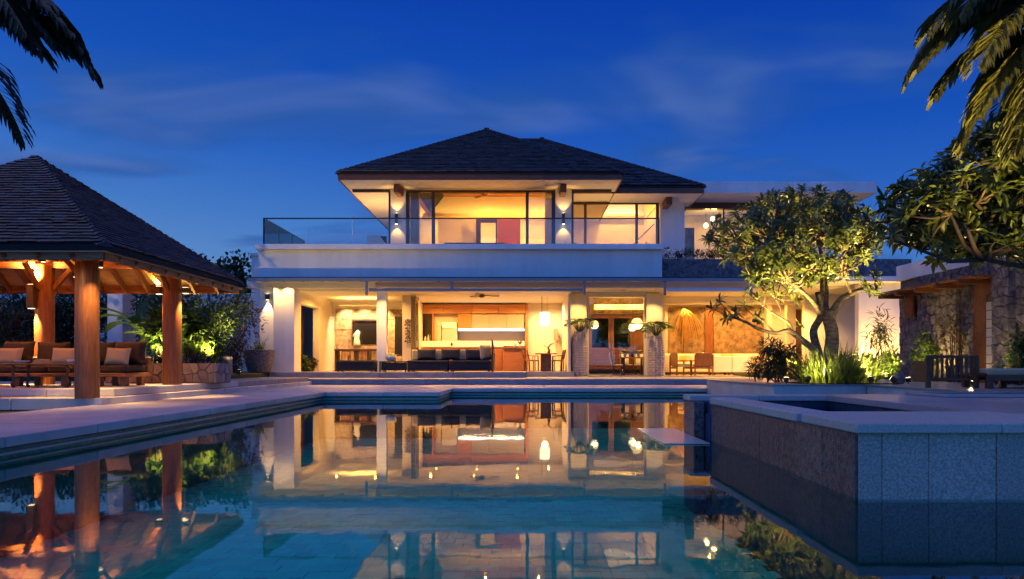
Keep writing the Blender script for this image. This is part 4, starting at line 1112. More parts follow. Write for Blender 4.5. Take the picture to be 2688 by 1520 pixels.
fan(fx(1272, 31.5), 31.5, fz(510, 31.5), .8, .1, 'wooden ceiling fan in the upstairs bedroom', .65, teak)

# ---------------- left room: desk, dark window, sculpture
dk = thing('desk', 'long dark wooden desk before the rough stone wall', 'desk', (fx(940, 29.4), 29.6, .62))
da, db = fx(877, 29.3), fx(984, 29.3)
B(da, db, 29.3, 30.0, fz(921, 29.3), fz(916, 29.3), .006).build('desk_top', darkwood, dk)
for xx in (da + .04, db - .3, (da + db) / 2): B(xx - .035, xx + .035, 29.36, 29.94, .622, fz(921.4, 29.3)).build('leg', darkwood, dk)
tv = thing('dark_window', 'dark glazed opening with bronze frame set in the rough stone wall', 'window', (fx(965, 32.1), 32.2, 1.6))
for a, b, y0, y1 in ((923, 926, 839, 907), (1008, 1012, 839, 907), (926, 1008, 839, 843), (926, 1008, 904, 907)): PB(a, b, y0, y1, 32.18, 32.30).build('frame', bronze, tv)
PB(926.1, 1007.9, 843.1, 903.9, 32.22, 32.26).build('pane', M('black_glass', (.012, .010, .010), .08), tv)
PB(920, 1014, 907.5, 918, 32.05, 32.3).build('sill', stonewall, tv)
# pair of rattan chairs at the desk
def side_chair(label, x, yv, z, rz, mat, mat2, name='chair', bh=.9, slats=True, grp=None):
    c = thing(name, label, 'chair', group=grp)
    B(-.22, .22, -.22, .22, .42, .47, .02).build('seat', mat2, c)
    for sx in (-.19, .19):
        B(sx - .02, sx + .02, -.20, -.16, 0, .42).build('leg', mat, c)
        MB().bar((sx, .19, 0), (sx, .21, .46), .04, .04, (0, 1, 0)).build('leg', mat, c)
        MB().bar((sx, .21, .47), (sx, .30, bh), .04, .035, (0, 1, 0)).build('back_post', mat, c)
    if slats:
        MB().bar((-.17, .297, bh - .04), (.17, .297, bh - .04), .07, .03, (0, 1, 0)).build('top_rail', mat, c)
        for k in range(5):
            xx = -.14 + k * .07; MB().bar((xx, .225, .50), (xx, .285, bh - .08), .03, .015, (0, 1, 0)).build('slat', mat, c)
        for sx in (-.21, .21):
            MB().bar((sx, -.18, .64), (sx, .24, .66), .04, .025).build('armrest', mat, c)
            MB().bar((sx, -.17, .42), (sx, -.17, .63), .03, .03).build('arm_post', mat, c)
    else:
        m = pillow_mesh(.46, bh - .44, .09, 8); o = m.build('backrest', mat2, c, smooth=True); o.location = (0, .25, .45); o.rotation_euler = (-.18, 0, 0)
    put(c, x, yv, z, rz); return c
side_chair('rattan chair pushed under the desk near the wall switch', fx(903, 30.2), 30.3, .62, 0, teak, beigefab)
side_chair('rattan chair pushed under the desk beside the slim white column', fx(955, 30.2), 30.3, .62, 0, teak, beigefab)
# white horse-head sculpture on the sill
sp = MB()
hx, hy, hz = fx(936, 31.9), 31.98, fz(907, 31.98)
B(hx - .16, hx + .16, 31.9, 32.03, hz - .001 + .03, hz + .06).v
m = MB().tube([(hx, hy, hz + .005), (hx, hy, hz + .12), (hx - .01, hy, hz + .30), (hx + .02, hy, hz + .48), (hx + .07, hy, hz + .60), (hx + .02, hy, hz + .70)], [.17, .15, .12, .11, .085, .03], 12)
m.tube([(hx + .05, hy, hz + .60), (hx - .08, hy, hz + .50), (hx - .17, hy, hz + .40)], [.085, .065, .045], 10)
m.solo('bust_sculpture', M('silver_white', (.75, .74, .72), .25, metal=.3), 'white glossy animal-head sculpture on the stone sill', 'sculpture', smooth=True)
PB(1036, 1057, 831, 930, 31.0, 31.25, .01).solo('tall_cabinet', blackmetal, 'tall narrow black cabinet panel before the stone wall', 'cabinet')
cs_ = thing('console', 'black console shelf with ornaments below the tall black panel', 'console', (fx(1046, 30.6), 30.6, .62))
PB(1034, 1072, 931, 935, 30.4, 30.8).build('shelf_top', darkwood, cs_)
for xx in (1036, 1069): PB(xx - 1, xx + 1, 935.2, 974, 30.5, 30.7).build('leg', darkwood, cs_)
PB(1036, 1058, 910, 930.5, 30.5, 30.6).solo('picture_stand', blackmetal, 'small dark framed picture standing on the console', 'picture frame')
PB(853, 865, 888, 900, 30.18, 30.2).solo('wall_switch', plaster, 'square white switch plate on the corner-room pier', 'switch') if False else None
sw = B(-8.694, -8.68, 30.9, 31.2, fz(900, 31), fz(890, 31), .002).solo('wall_switch', plaster, 'square white switch plate on the pale pier by the dark opening', 'switch')
# carved leafy hanging on the pier between the rooms
gh = thing('carved_hanging', 'narrow hanging of dark carved leaves on the pier beside the kitchen', 'wall hanging', (fx(1070, 29.3), 29.36, 1.7))
MB().tube([P(1070, 838, 29.37), P(1070, 903, 29.37)], .012, 6).build('stem', darkwood, gh)
PB(1063, 1078, 833, 838, 29.33, 29.395).build('bar', whiteg, gh)
for k in range(26):
    yy = 840 + k * 2.4; s = 1 if k % 2 else -1; an = random.uniform(-1.2, .9)
    MB().leaf(P(1070 + s * random.uniform(0, 3), yy, 29.37), (s * math.cos(an), random.uniform(-.7, -.1), math.sin(an)), (0, -1, .3), random.uniform(.07, .15), random.uniform(.04, .075), .4).build('carved_leaf', darkwood, gh)
# stacked folding glass doors
for k, xx in enumerate((1081, 1086, 1091)):
    gd = thing('folding_door', ('folded glass door leaf next to the carved hanging', 'folded glass door leaf in the middle of the stacked leaves', 'folded glass door leaf nearest the kitchen')[k], 'glass door', (fx(xx, 29 - k * .3), 29, .62))
    x0 = fx(xx, 28.6)
    for d0, d1 in ((28.5, 28.56), (29.3, 29.36)): B(x0 - .02, x0 + .02, d0, d1, .622, 3.70).build('frame', goldm, gd)
    B(x0 - .006, x0 + .006, 28.562, 29.298, .63, 3.69).build('pane', glass, gd)

# ---------------- kitchen
K = thing('kitchen_unit', 'built-in timber kitchen wall with a lit strip and dark splashback', 'kitchen', (fx(1240, 32.6), 32.6, .62))
def kp(nm, mat, a, b, y0, y1, d0=32.6, d1=32.98, c=.004): return PB(a, b, y0, y1, d0, d1, c).build(nm, mat, K)
for k in range(4):
    kp('header_panel', cabwood, 1094 + k * 71.2 + .3, 1094 + (k + 1) * 71.2 - .3, 799, 823)
kp('side_panel', cabwood, 1094, 1101.5, 823.3, 974)
kp('side_panel', cabwood, 1134.3, 1137.7, 823.3, 895)
kp('dark_pane', tintglass, 1102, 1134, 823.5, 895, 32.8, 32.82, 0)
kp('dark_back', blackmetal, 1102, 1134, 823.5, 895, 32.93, 32.96, 0)
kp('refrigerator', M('grey_appliance', (.45, .42, .40), .35), 1160, 1199, 862, 894.5)
kp('niche_shelf', whiteg, 1160, 1199, 846, 861.5)
kp('niche_post', M('niche_grey', (.45, .40, .33), .5), 1147, 1158, 853, 894.5)
kp('cabinet_door', cabwood, 1202, 1237.6, 824, 862)
gl = M('grey_glass_door', (.32, .25, .17), .25)
for k in range(3): kp('cabinet_door', gl, 1238 + k * 46 + .3, 1238 + (k + 1) * 46 - .3, 825, 862, 32.62)
kp('light_strip', stripglow, 1203, 1376, 863.3, 867.8, 32.55, 32.75, 0)
kp('splashback', M('dark_splashback', (.07, .055, .05), .15), 1203, 1376, 868.5, 894.5, 32.85)
kp('side_panel', cabwood, 1379.3, 1386, 799, 974)
kp('counter_top', whiteg, 1096, 1377, 895, 908, 32.2, 32.97)
for k in range(6): kp('drawer_front', cabwood, 1102 + k * 46 + .4, 1102 + (k + 1) * 46 - .4, 908.4, 972, 32.25)
light('AREA', 'bulb', (fx(1290, 32.5), 32.6, fz(869.5, 32.6)), 26, WARM2, K, 2.8, .08)
PB(1094.5, 1108, 797, 809, 32.2, 32.4, .02).solo('speaker', whiteg, 'small white loudspeaker in the upper corner of the kitchen', 'speaker')
isl = thing('kitchen_island', 'timber-fronted kitchen island beside the wooden dining set', 'kitchen island', (fx(1350, 30.6), 30.8, .62))
ia, ib = fx(1322, 30.4), fx(1378, 30.4)
B(ia, ib, 30.4, 31.2, .63, fz(919, 30.4)).build('body', cabwood, isl)
B(ia - .03, ib + .03, 30.35, 31.25, fz(918.6, 30.4), fz(913, 30.4), .006).build('counter_top', darkwood, isl)
B(ia - 3.6, ia - .05, 30.9, 31.5, .63, fz(912, 31), .006).build('bench', cabwood, isl)
B(ia - 3.65, ia - .04, 30.85, 31.55, fz(911.7, 31), fz(908, 31), .006).build('bench_top', whiteg, isl)
def bottle(x, d, z, h, r, mat, label, nm='bottle', cat='bottle'):
    MB().lathe([(r, 0), (r, h * .6), (r * .35, h * .75), (r * .35, h)], 12, (x, d, z)).solo(nm, mat, label, cat, smooth=True)
gclear = M('bottle_glass', (.6, .58, .5), .1, spec=.6); gdark = M('bottle_dark', (.04, .03, .02), .15)
zc = fz(895, 32.2)
bottle(fx(1116, 32.3), 32.32, zc, .22, .05, gclear, 'clear glass on the kitchen counter, first from the corner', 'glass_tumbler', 'glass')
bottle(fx(1124, 32.3), 32.32, zc, .28, .045, gclear, 'clear bottle on the kitchen counter between tumbler and dark bottle')
bottle(fx(1129, 32.3), 32.34, zc, .34, .04, gdark, 'tall dark bottle on the kitchen counter by the dark window')
bottle(fx(1185, 31), 31.1, fz(908, 31), .18, .05, gdark, 'short dark bottle on the white bench top behind the sofa')
bottle(fx(1352, 30.6), 30.6, fz(913, 30.4), .26, .06, gclear, 'clear vase on the kitchen island', 'glass_vase', 'vase')
fl = thing('flower_vase', 'small bunch of dark flowers in a vase on the kitchen island', 'flowers', (fx(1365, 30.6), 30.7, fz(913, 30.4)))
fz_ = fz(913, 30.4)
MB().lathe([(.05, fz_), (.06, fz_ + .1), (.045, fz_ + .16)], 12, (fx(1365, 30.6), 30.7, 0)).build('vase', gclear, fl, smooth=True)
m = MB()
for k in range(26):
    a = random.random() * 6.28; m.leaf((fx(1365, 30.6), 30.7, fz_ + .15), (math.cos(a), math.sin(a), random.uniform(.6, 2)), (0, 0, 1), random.uniform(.12, .26), .05)
m.build('bloom', leafd, fl, kind='stuff')
# cylinder pendant over the dining set
pd = thing('pendant_lamp', 'glowing white drum pendant hanging over the wooden dining set', 'pendant lamp', (fx(1430, 29.6), 29.6, fz(852, 29.6)))
px_, pyy = fx(1430, 29.6), 29.6
MB().tube([(px_ - .12, pyy, 3.758), (px_ - .12, pyy, fz(820, 29.6))], .012, 8).build('rod', blackmetal, pd)
MB().tube([(px_ + .1, pyy, 3.758), (px_ + .1, pyy, fz(820, 29.6))], .006, 8).build('rod', blackmetal, pd)
MB().lathe([(.20, fz(852, 29.6)), (.205, fz(850, 29.6)), (.205, fz(821, 29.6)), (.2, fz(820, 29.6))], 28, (px_, pyy, 0)).build('lamp_shade', shadeglow, pd, smooth=True)
MB().lathe([(.11, fz(856, 29.6)), (.11, fz(852.3, 29.6))], 20, (px_, pyy, 0)).build('diffuser', shadeglow, pd)
light('POINT', 'bulb', (px_, pyy, fz(858, 29.6)), 45, WARM2, pd, .12)
PB(1411, 1429, 806, 822, 32.6, 32.95, .04).solo('rice_paper_lamp', shadeglow, 'round-topped pale lamp behind the drum pendant', 'lamp') if False else None
PB(1455, 1465, 862, 892, 32.4, 32.9, .01).solo('wall_cabinet', M('grey_box', (.32, .26, .18), .5), 'small grey wall box in the dining nook', 'wall box')
dt = thing('dining_table', 'square wooden dining table below the drum pendant', 'table', (fx(1433, 29.6), 29.6, .62))
tx = fx(1433, 29.6)
B(tx - .45, tx + .45, 29.3, 30.1, 1.33, 1.375, .008).build('table_top', teakh, dt)
B(tx - .22, tx + .22, 29.5, 29.9, .622, 1.328, .01).build('pedestal', darkwood, dt)
side_chair('wooden slatted dining chair, frontmost left of the drum-lit table', fx(1391, 29.2), 29.25, .62, 1.35, teak, teak)
side_chair('wooden slatted dining chair behind the frontmost chair, near the island', fx(1402, 30), 30.0, .62, 1.5, teak, teak)
side_chair('wooden slatted dining chair at the wall side of the drum-lit table', fx(1464, 29.3), 29.4, .62, -1.35, darkwood, teak)
side_chair('wooden dining chair behind the wall-side chair of the drum-lit table', fx(1462, 30.2), 30.2, .62, -1.55, darkwood, teak)
ob = thing('orchid_vase', 'driftwood and orchid ornament on the drum-lit dining table', 'ornament', (tx + .12, 29.75, 1.376))
MB().tube([(tx + .12, 29.75, 1.377), (tx + .15, 29.75, 1.5), (tx + .10, 29.72, 1.62), (tx + .2, 29.72, 1.75), (tx + .34, 29.7, 1.8)], [.08, .05, .035, .03, .012], 8).build('branch', teak, ob, smooth=True)
for k in range(7): MB().leaf((tx + random.uniform(-.1, .1), 29.7, 1.45 + random.random() * .2), (random.uniform(-1, 1), random.uniform(-1, 0), random.uniform(-.2, 1)), (0, 0, 1), .1, .07).build('petal', redwood, ob)

# ---------------- entry dining
et = thing('dining_table', 'pale round-edged dining table inside the glass entry', 'table', (fx(1660, 30.3), 30.4, .437))
ex = fx(1662, 30.3)
B(ex - .55, ex + .55, 30.05, 30.75, 1.17, 1.22, .015).build('table_top', teakh, et)
for sx in (-.42, .42):
    for sy in (30.12, 30.68): B(ex + sx - .035, ex + sx + .035, sy - .035, sy + .035, .438, 1.168).build('leg', darkwood, et)
side_chair('cream upholstered dining chair at the door side of the entry table', fx(1622, 30.2), 30.2, .437, 1.4, darkwood, whitefab, bh=1.0, slats=False)
side_chair('cream upholstered dining chair behind the flowers on the entry table', fx(1645, 30.95), 31.0, .437, .1, darkwood, whitefab, bh=.95, slats=False)
side_chair('cream upholstered dining chair behind the entry table near the lounge-side column', fx(1680, 30.95), 31.0, .437, -.1, darkwood, whitefab, bh=.95, slats=False)
def bouquet(x, yv, z, r, h, n, mat, label, vase=gclear):
    f = thing('bouquet', label, 'flowers', (x, yv, z))
    MB().lathe([(.05, z + .001), (.075, z + .1), (.05, z + .18)], 14, (x, yv, 0)).build('vase', vase, f, smooth=True)
    m = MB()
    for k in range(n):
        a = random.random() * 6.28; m.leaf((x + .02 * math.cos(a), yv, z + .16), (math.cos(a), math.sin(a), random.uniform(.3, 1.6)), (0, 0, 1), random.uniform(.5, 1) * r, .07, .3)
    m.build('bloom', mat, f, kind='stuff')
bouquet(fx(1641, 30.3), 30.35, 1.221, .30, .3, 60, M('yellow_green_bloom', (.30, .34, .06), .5, rnd=.5, trans=.3), 'yellow-green bouquet in the middle of the entry dining table')
bouquet(fx(1661, 30.3), 30.4, 1.221, .26, .3, 40, leafr, 'russet bouquet beside the yellow-green one on the entry table', gdark)
bouquet(fx(1677, 30.3), 30.35, 1.221, .26, .3, 50, M('cream_bloom', (.5, .42, .14), .5, rnd=.4, trans=.3), 'cream bouquet at the column end of the entry table')
def globe(x, y0, y1, d, label):
    z0, z1 = fz(y1, d), fz(y0, d); xx = fx(x, d); h = z1 - z0; r = h * .55
    g_ = thing('globe_pendant', label, 'pendant lamp', (xx, d, z0))
    MB().tube([(xx, d, z1), (xx, d, 3.898)], .006, 6).build('cord', blackmetal, g_)
    MB().lathe([(r * .5, 0), (r * .85, h * .2), (r, h * .45)], 24, (xx, d, z0)).build('lower_shade', shadeglow, g_, smooth=True)
    MB().lathe([(r * 1.01, h * .45), (r * 1.01, h * .55)], 24, (xx, d, z0)).build('band', goldm, g_, smooth=True)
    MB().lathe([(r, h * .55), (r * .85, h * .8), (r * .5, h)], 24, (xx, d, z0)).build('upper_shade', M('frosted_lamp', (.8, .7, .5), .5, em=(1, .7, .3), ems=.9), g_, smooth=True)
    light('POINT', 'bulb', (xx, d - .3, z0 + h * .3), 12, WARM2, g_, .08)
globe(1672, 836, 864, 30.2, 'larger glowing glass globe pendant over the entry table')
globe(1660, 850, 869, 30.5, 'smaller glowing glass globe pendant overlapping the larger one')
globe(1560, 842, 863, 30.9, 'glass globe pendant by the wooden double doors')

# ---------------- lounge
ls = thing('lounge_sofa', 'long white sofa along the brown stone wall of the lounge', 'sofa', (9.2, 33.6, .437))
B(fx(1745, 33.0), fx(2010, 33.0), 33.0, 33.95, .55, .86, .04).build('base', whitefab, ls)
for k in range(5):
    a = fx(1745, 33.0) + k * .945; B(a + .01, a + .935, 33.0, 33.75, .862, 1.0, .05).build('seat_cushion', whitefab, ls)
B(fx(1745, 33.0), fx(2010, 33.0), 33.76, 33.98, .862, 1.42, .06).build('backrest', whitefab, ls)
for a in (fx(1746, 33), fx(2009, 33)):
    for yv in (33.1, 33.85): B(a - .03, a + .03, yv - .03, yv + .03, .437, .549).build('leg', darkwood, ls)
yellowfab = M('yellow_fabric', (.60, .40, .12), .9)
cl = [(1772, .56, .36, whitefab, 'cream cushion at the vase end of the lounge sofa'), (1792, .5, .34, yellowfab, 'ochre cushion beside the cream one at the vase end of the lounge sofa'), (1829, .52, .40, whitefab, 'white cushion left of the tilted one on the lounge sofa'),
      (1851, .5, .46, whitefab, 'white cushion tilted on its corner on the lounge sofa'), (1876, .5, .42, whitefab, 'white cushion next to the gold pair on the lounge sofa'), (1910, .60, .42, yellowfab, 'larger gold cushion on the lounge sofa'), (1935, .42, .36, yellowfab, 'smaller gold cushion on the lounge sofa'), (1975, .52, .34, whitefab, 'cream cushion at the frangipani end of the lounge sofa')]
for k, (xp, w, h, mt, lb) in enumerate(cl):
    pillow('cushion', fx(xp, 33.4), 33.45, 1.0, w, h, .18, mt, lb, tilt=.22, roll=random.uniform(-.08, .08) + (.35 if 'corner' in lb else 0))
def block_seat(a, b, y0, d, depth, label, mat=whitefab):
    o = thing('armless_chair', label, 'chair', (fx((a + b) / 2, d), d + depth / 2, .437))
    xa, xb = fx(a, d), fx(b, d)
    for sx in (xa + .08, xb - .08):
        for sy in (d + .08, d + depth - .08): B(sx - .035, sx + .035, sy - .035, sy + .035, .437, .56).build('leg', darkwood, o)
    B(xa, xb, d, d + .16, .56, fz(y0, d), .025).build('backrest', mat, o)
    B(xa, xb, d + .161, d + depth, .56, .86, .03).build('seat', mat, o)
block_seat(1872, 1921, 934.5, 30.6, .85, 'white armless chair seen from behind, nearer the wooden armchairs')
block_seat(1922.5, 1971, 934.5, 30.6, .85, 'white armless chair seen from behind, in the middle of the three')
block_seat(1972.5, 1996, 935, 30.9, .85, 'tan-sided armless chair at the end of the row', beigefab)
block_seat(2008, 2046, 939, 30.4, .85, 'low white chair apart from the row, behind the dark fern')
block_seat(1746, 1761, 933, 31.0, .9, 'white chair end showing beside the second tall vase')
def armchair(a, b, d, label, rz):
    o = thing('armchair', label, 'armchair'); w = (fx(b, d) - fx(a, d)) / 2
    for sx in (-w + .03, w - .03):
        B(sx - .03, sx + .03, -.34, -.28, 0, .62, .004).build('leg', teak, o); B(sx - .03, sx + .03, .28, .34, 0, .9, .004).build('leg', teak, o)
        B(sx - .035, sx + .035, -.36, .279, .621, .655, .004).build('armrest', teak, o)
    B(-w + .061, w - .061, -.33, -.29, .28, .36).build('rail', teak, o); B(-w + .061, w - .061, .29, .33, .28, .36).build('rail', teak, o)
    B(-w + .07, w - .07, -.30, .26, .361, .50, .03).build('seat_cushion', beigefab, o)
    B(-w + .062, w - .062, .262, .318, .40, .96, .01).build('back_panel', teak, o)
    put(o, fx((a + b) / 2, d), d, .437, rz)
armchair(1760, 1812, 30.4, 'wooden armchair with a tall back panel beside the second tall vase', PI * .55)
armchair(1818, 1868, 30.2, 'wooden armchair turned away, next to the white armless chairs', PI)
# dried palm sculpture
ds_ = thing('dried_palm_sculpture', 'fan of dried orange palm strands spread against the lounge wall', 'sculpture', (fx(1800, 33.9), 34.1, 1.2))
top = P(1794, 811, 34.1)
for k in range(26):
    t = k / 25; ex_ = 1768 + t * 84 if k > 6 else 1770 + k * 5; ey = 905 - abs(t - .4) * 30 if k > 6 else 880 - k * 4
    e = P(ex_, ey + random.uniform(-8, 8), 34.1); c1_ = P(1794 + (ex_ - 1794) * .75, 822 + random.uniform(0, 8), 34.05)
    pts = [top.lerp(c1_, s).lerp(c1_.lerp(e, s), s) + Vector((0, -.1 * math.sin(s * PI) * random.random(), 0)) for s in [i / 8 for i in range(9)]]
    MB().tube(pts, [.026, .024, .022, .02, .018, .016, .014, .012, .006], 5).build('strand', M('dried_palm', (.50, .26, .07), .6) if k == 0 else bpy.data.materials['dried_palm'], ds_, smooth=True)
MB().tube([P(1794, 811, 34.1), P(1794, 985, 34.1)], .03, 8).build('stand', darkwood, ds_)

# ---------------- upstairs bits
def curtain(a, b, d, y0, y1, label):
    x0, x1 = fx(a, d), fx(b, d); n = 40; vs = []; fs = []
    for i in range(n + 1):
        t = i / n; xx = x0 + (x1 - x0) * t; yy = d + .06 * math.sin(t * 38) + .02 * math.sin(t * 91)
        vs += [(xx, yy, fz(y1, d)), (xx, yy, fz(y0, d)), (xx, yy + .01, fz(y1, d)), (xx, yy + .01, fz(y0, d))]
    for i in range(n):
        k = i * 4; fs += [(k, k + 4, k + 5, k + 1), (k + 2, k + 3, k + 7, k + 6), (k + 1, k + 5, k + 7, k + 3)]
    MB().add(vs, fs).solo('curtain', M('sheer_curtain', (.62, .58, .52), .8, trans=.45), label, 'curtain', smooth=True)
curtain(1076, 1102, 29.7, 506, 668, 'pale sheer curtain gathered at the eave side of the bedroom window')
curtain(1430, 1449, 29.7, 506, 668, 'pale sheer curtain gathered at the sconce side of the bedroom window')
lc = thing('balcony_chair', 'pale sling chair with a dark cushion on the balcony behind the glass', 'chair', (fx(980, 28), 28.3, 5.2))
MB().add([P(963, 640, 28), P(963, 617, 28), P(995, 617, 28), P(1012, 640, 28)] + [P(963, 640, 28) + Vector((0, .6, 0)), P(963, 617, 28) + Vector((0, .6, 0)), P(995, 617, 28) + Vector((0, .6, 0)), P(1012, 640, 28) + Vector((0, .6, 0))],
         [(0, 1, 2, 3), (7, 6, 5, 4), (1, 5, 6, 2), (2, 6, 7, 3), (0, 4, 5, 1), (3, 7, 4, 0)]).build('seat', whitefab, lc)
for sx in (966, 1008):
    for yv in (28.05, 28.55): B(fx(sx, 28) - .02, fx(sx, 28) + .02, yv - .02, yv + .02, 5.2, fz(640, 28) - .001).build('leg', darkwood, lc)
pillow('chair_cushion', fx(1003, 28.1), 28.2, fz(638, 28), .42, .34, .14, darkfab, 'dark cushion on the pale balcony chair', rz=.6)
dbed = thing('balcony_daybed', 'flat dark-topped daybed showing over the balcony edge', 'daybed', (fx(1240, 28), 28.3, 5.2))
B(fx(1166, 28), fx(1326, 28), 28.0, 28.8, fz(645, 28), fz(637, 28), .01).build('top', darkwood, dbed)
for sx in (1170, 1322):
    for yv in (28.05, 28.75): B(fx(sx, 28) - .03, fx(sx, 28) + .03, yv - .03, yv + .03, 5.2, fz(645.2, 28)).build('leg', darkwood, dbed)
def small_lamp(xp, yp, d, e, label, z0):
    x, z = fx(xp, d), fz(yp, d); lm = thing('hanging_lamp', label, 'lamp', (x, d, z))
    MB().lathe([(.05, -.12), (.11, -.04), (.11, .04), (.05, .12)], 16, (x, d, z)).build('bulb_glass', lampglow, lm, smooth=True)
    MB().tube([(x, d, z + .12), (x, d, z0)], .008, 6).build('cord', blackmetal, lm)
    light('POINT', 'bulb', (x, d - .25, z), e, WARM2, lm, .1)
small_lamp(1871, 575, 33.6, 34, 'bright hanging lamp in the right-hand wing behind the tree', 8.32)
small_lamp(1853, 592, 34.2, 14, 'lower hanging lamp beside the bright one in the right-hand wing', 8.32)
small_lamp(2158, 594, 33.8, 25, 'hanging lamp glimpsed through the top of the frangipani crown', 8.32)
# ================================================================== POTS AND VASES
def weave(a, z, i): return .012 * (1 if ((int(a / (2 * PI) * 26 + z * 9) + int(a / (2 * PI) * 26 * -1 + z * 9 + 60)) % 2) else -.4)
def tall_vase(xp, d, yt, yb, label):
    x = fx(xp, d); z0, z1 = .406, fz(yt, d); H = z1 - z0; k = d / F0
    t = thing('tall_vase', label, 'vase', (x, d, z0), group='tall woven vases')
    prof = []
    R = lambda s: k * (15.5 + 5.0 * math.sin(PI * min(1, (s * .95 + .02))) ** .7 + (2.2 if s < .35 else 0) * (1 - s / .35 if s < .35 else 0) - 2.5 * max(0, s - .75) / .25)
    for i in range(73): s = i / 72; prof.append((R(s), s * H))
    def wv(a, z, i):
        u = a / (2 * PI) * 14; v = z * 10
        c = math.sin((u + v) * PI) * math.sin((u - v) * PI)
        return .034 * max(-.6, min(.5, c * 2.0))
    MB().lathe(prof, 108, (x, d, z0), wv).build('vase_body', whitevase, t)
    MB().lathe([(R(1) + .012, H + .001), (R(1) + .012, H + .02), (R(1) - .03, H + .02)], 30, (x, d, z0)).build('rim', whitevase, t)
    pm = MB(); sm = MB()
    for q in range(30):
        a = q * 2.4; el = random.uniform(.1, 1.45); r = .46 * math.cos(el) + .06
        tip = Vector((x + math.cos(a) * r, d + math.sin(a) * r, z0 + H + .30 + .30 * math.sin(el) + random.uniform(-.08, .04)))
        b = Vector((x + .05 * math.cos(a), d + .05 * math.sin(a), z0 + H))
        mid = b.lerp(tip, .55) + Vector((0, 0, .10)); sm.tube([b, mid, tip], [.012, .009, .006], 5)
        out = Vector((math.cos(a), math.sin(a), random.uniform(-.5, .2)))
        side = Vector((-math.sin(a), math.cos(a), 0))
        for w in (-1.5, -.9, -.35, .35, .9, 1.5):
            pm.leaf(tip, out + side * w * .8, (0, 0, 1), random.uniform(.20, .30), .12, .3)
    sm.build('stem', leafd, t, kind='stuff'); pm.build('leaf', leafg, t, kind='stuff')
tall_vase(1522, 28.85, 873, 987, 'tall woven white vase with a leafy plant against the kitchen-side column')
tall_vase(1723, 28.85, 883, 987, 'tall woven white vase with a leafy plant against the lounge-side column')
pt = thing('pebble_pot', 'big round pebble-textured pot with arching grass beside the white wall', 'potted plant', (-9.83, 26.3, .60))
px0, py0 = -9.80, 26.3
def peb(a, z, i): return .014 * (noise.noise(Vector((math.cos(a) * 8, math.sin(a) * 8, z * 15))))
MB().lathe([(.36, 0), (.40, .03)] + [(.40 + .14 * math.sin(min(1, i / 24) * PI * .55), .03 + i * .034) for i in range(1, 25)] + [(.48, .85), (.46, .78)], 90, (px0, py0, .60), peb).build('pot', potm, pt, smooth=True)
m = MB()
for k in range(150):
    a = random.random() * 6.28; L = random.uniform(.5, .85); el = random.uniform(.5, 1.45); p = Vector((px0 + .2 * math.cos(a) * random.random(), py0 + .2 * math.sin(a) * random.random(), 1.40))
    prev = None; dirv = Vector((math.cos(a) * math.cos(el), math.sin(a) * math.cos(el), math.sin(el))); s = dirv.cross(Vector((0, 0, 1))).normalized(); q = p; pts = []
    for i in range(6):
        pts.append(q); dirv = (dirv + Vector((0, 0, -.28))).normalized(); q = q + dirv * L / 5
    for i in range(5):
        w0, w1 = .011 * (1 - i / 6), .011 * (1 - (i + 1) / 5.2); m.quad(pts[i] - s * w0, pts[i] + s * w0, pts[i + 1] + s * w1, pts[i + 1] - s * w1)
m.build('grass_blade', grassb, pt, kind='stuff')

# ================================================================== PLANT BUILDERS
def rand_dir(rng=random):
    while True:
        v = Vector((rng.uniform(-1, 1), rng.uniform(-1, 1), rng.uniform(-1, 1)))
        if .05 < v.length < 1: return v.normalized()
def shrub(name, label, x, d, z0, w, h, n, L, mat, cat='shrub', dep=None, wid=.42, clumps=9, droop=.2, grp=None, seed=None):
    rng = random.Random(seed if seed is not None else hash(label) % 9999 if False else len(label) * 31 + int(x * 10) + int(d * 7))
    t = thing(name, label, cat, (x, d, z0), group=grp)
    dep = dep or w * .7; st = MB(); lf = MB(); cl = []
    for k in range(clumps):
        a = rng.random() * 6.28; r = rng.random() ** .6
        c = Vector((x + math.cos(a) * r * w * .42, d + math.sin(a) * r * dep * .42, z0 + h * rng.uniform(.28, .86)))
        cl.append((c, rng.uniform(.6, 1.15)))
        b = Vector((x + rng.uniform(-.2, .2) * w, d + rng.uniform(-.2, .2) * dep, z0)); st.tube([b, b.lerp(c, .55) + Vector((rng.uniform(-.06, .06), rng.uniform(-.06, .06), .05)), c], [.016, .012, .006], 5)
    for k in range(n):
        c, s = cl[rng.randrange(clumps)]; v = rand_dir(rng) * (rng.random() ** .45) * s
        p = c + Vector((v.x * w * .24, v.y * dep * .24, v.z * h * .22))
        if p.z < z0 + .02: p.z = z0 + .02 + rng.random() * .1
        dr = (v + Vector((rng.uniform(-.7, .7), rng.uniform(-.7, .7), rng.uniform(-.5, .7)))).normalized()
        lf.leaf(p, dr, (rng.uniform(-.4, .4), rng.uniform(-.4, .4), 1), L * rng.uniform(.6, 1.25), L * wid, droop)
    st.build('stem', barkd, t, smooth=True, kind='stuff'); lf.build('foliage', mat, t, kind='stuff')
    return t
def limb(m, pts, r0, r1, n=8, sub=4):
    """smooth tapering limb through the points"""
    pts = [Vector(p) for p in pts]; out = []
    for i in range(len(pts) - 1):
        p0, p1, p2, p3 = pts[max(i - 1, 0)], pts[i], pts[i + 1], pts[min(i + 2, len(pts) - 1)]
        for s in range(sub):
            t = s / sub; out.append(.5 * ((2 * p1) + (p2 - p0) * t + (2 * p0 - 5 * p1 + 4 * p2 - p3) * t * t + (3 * p1 - p0 - 3 * p2 + p3) * t ** 3))
    out.append(pts[-1]); k = len(out) - 1
    m.tube(out, [r0 + (r1 - r0) * (i / k) ** .8 * (1) + random.uniform(-.04, .04) * r1 for i in range(k + 1)], n)
    return out
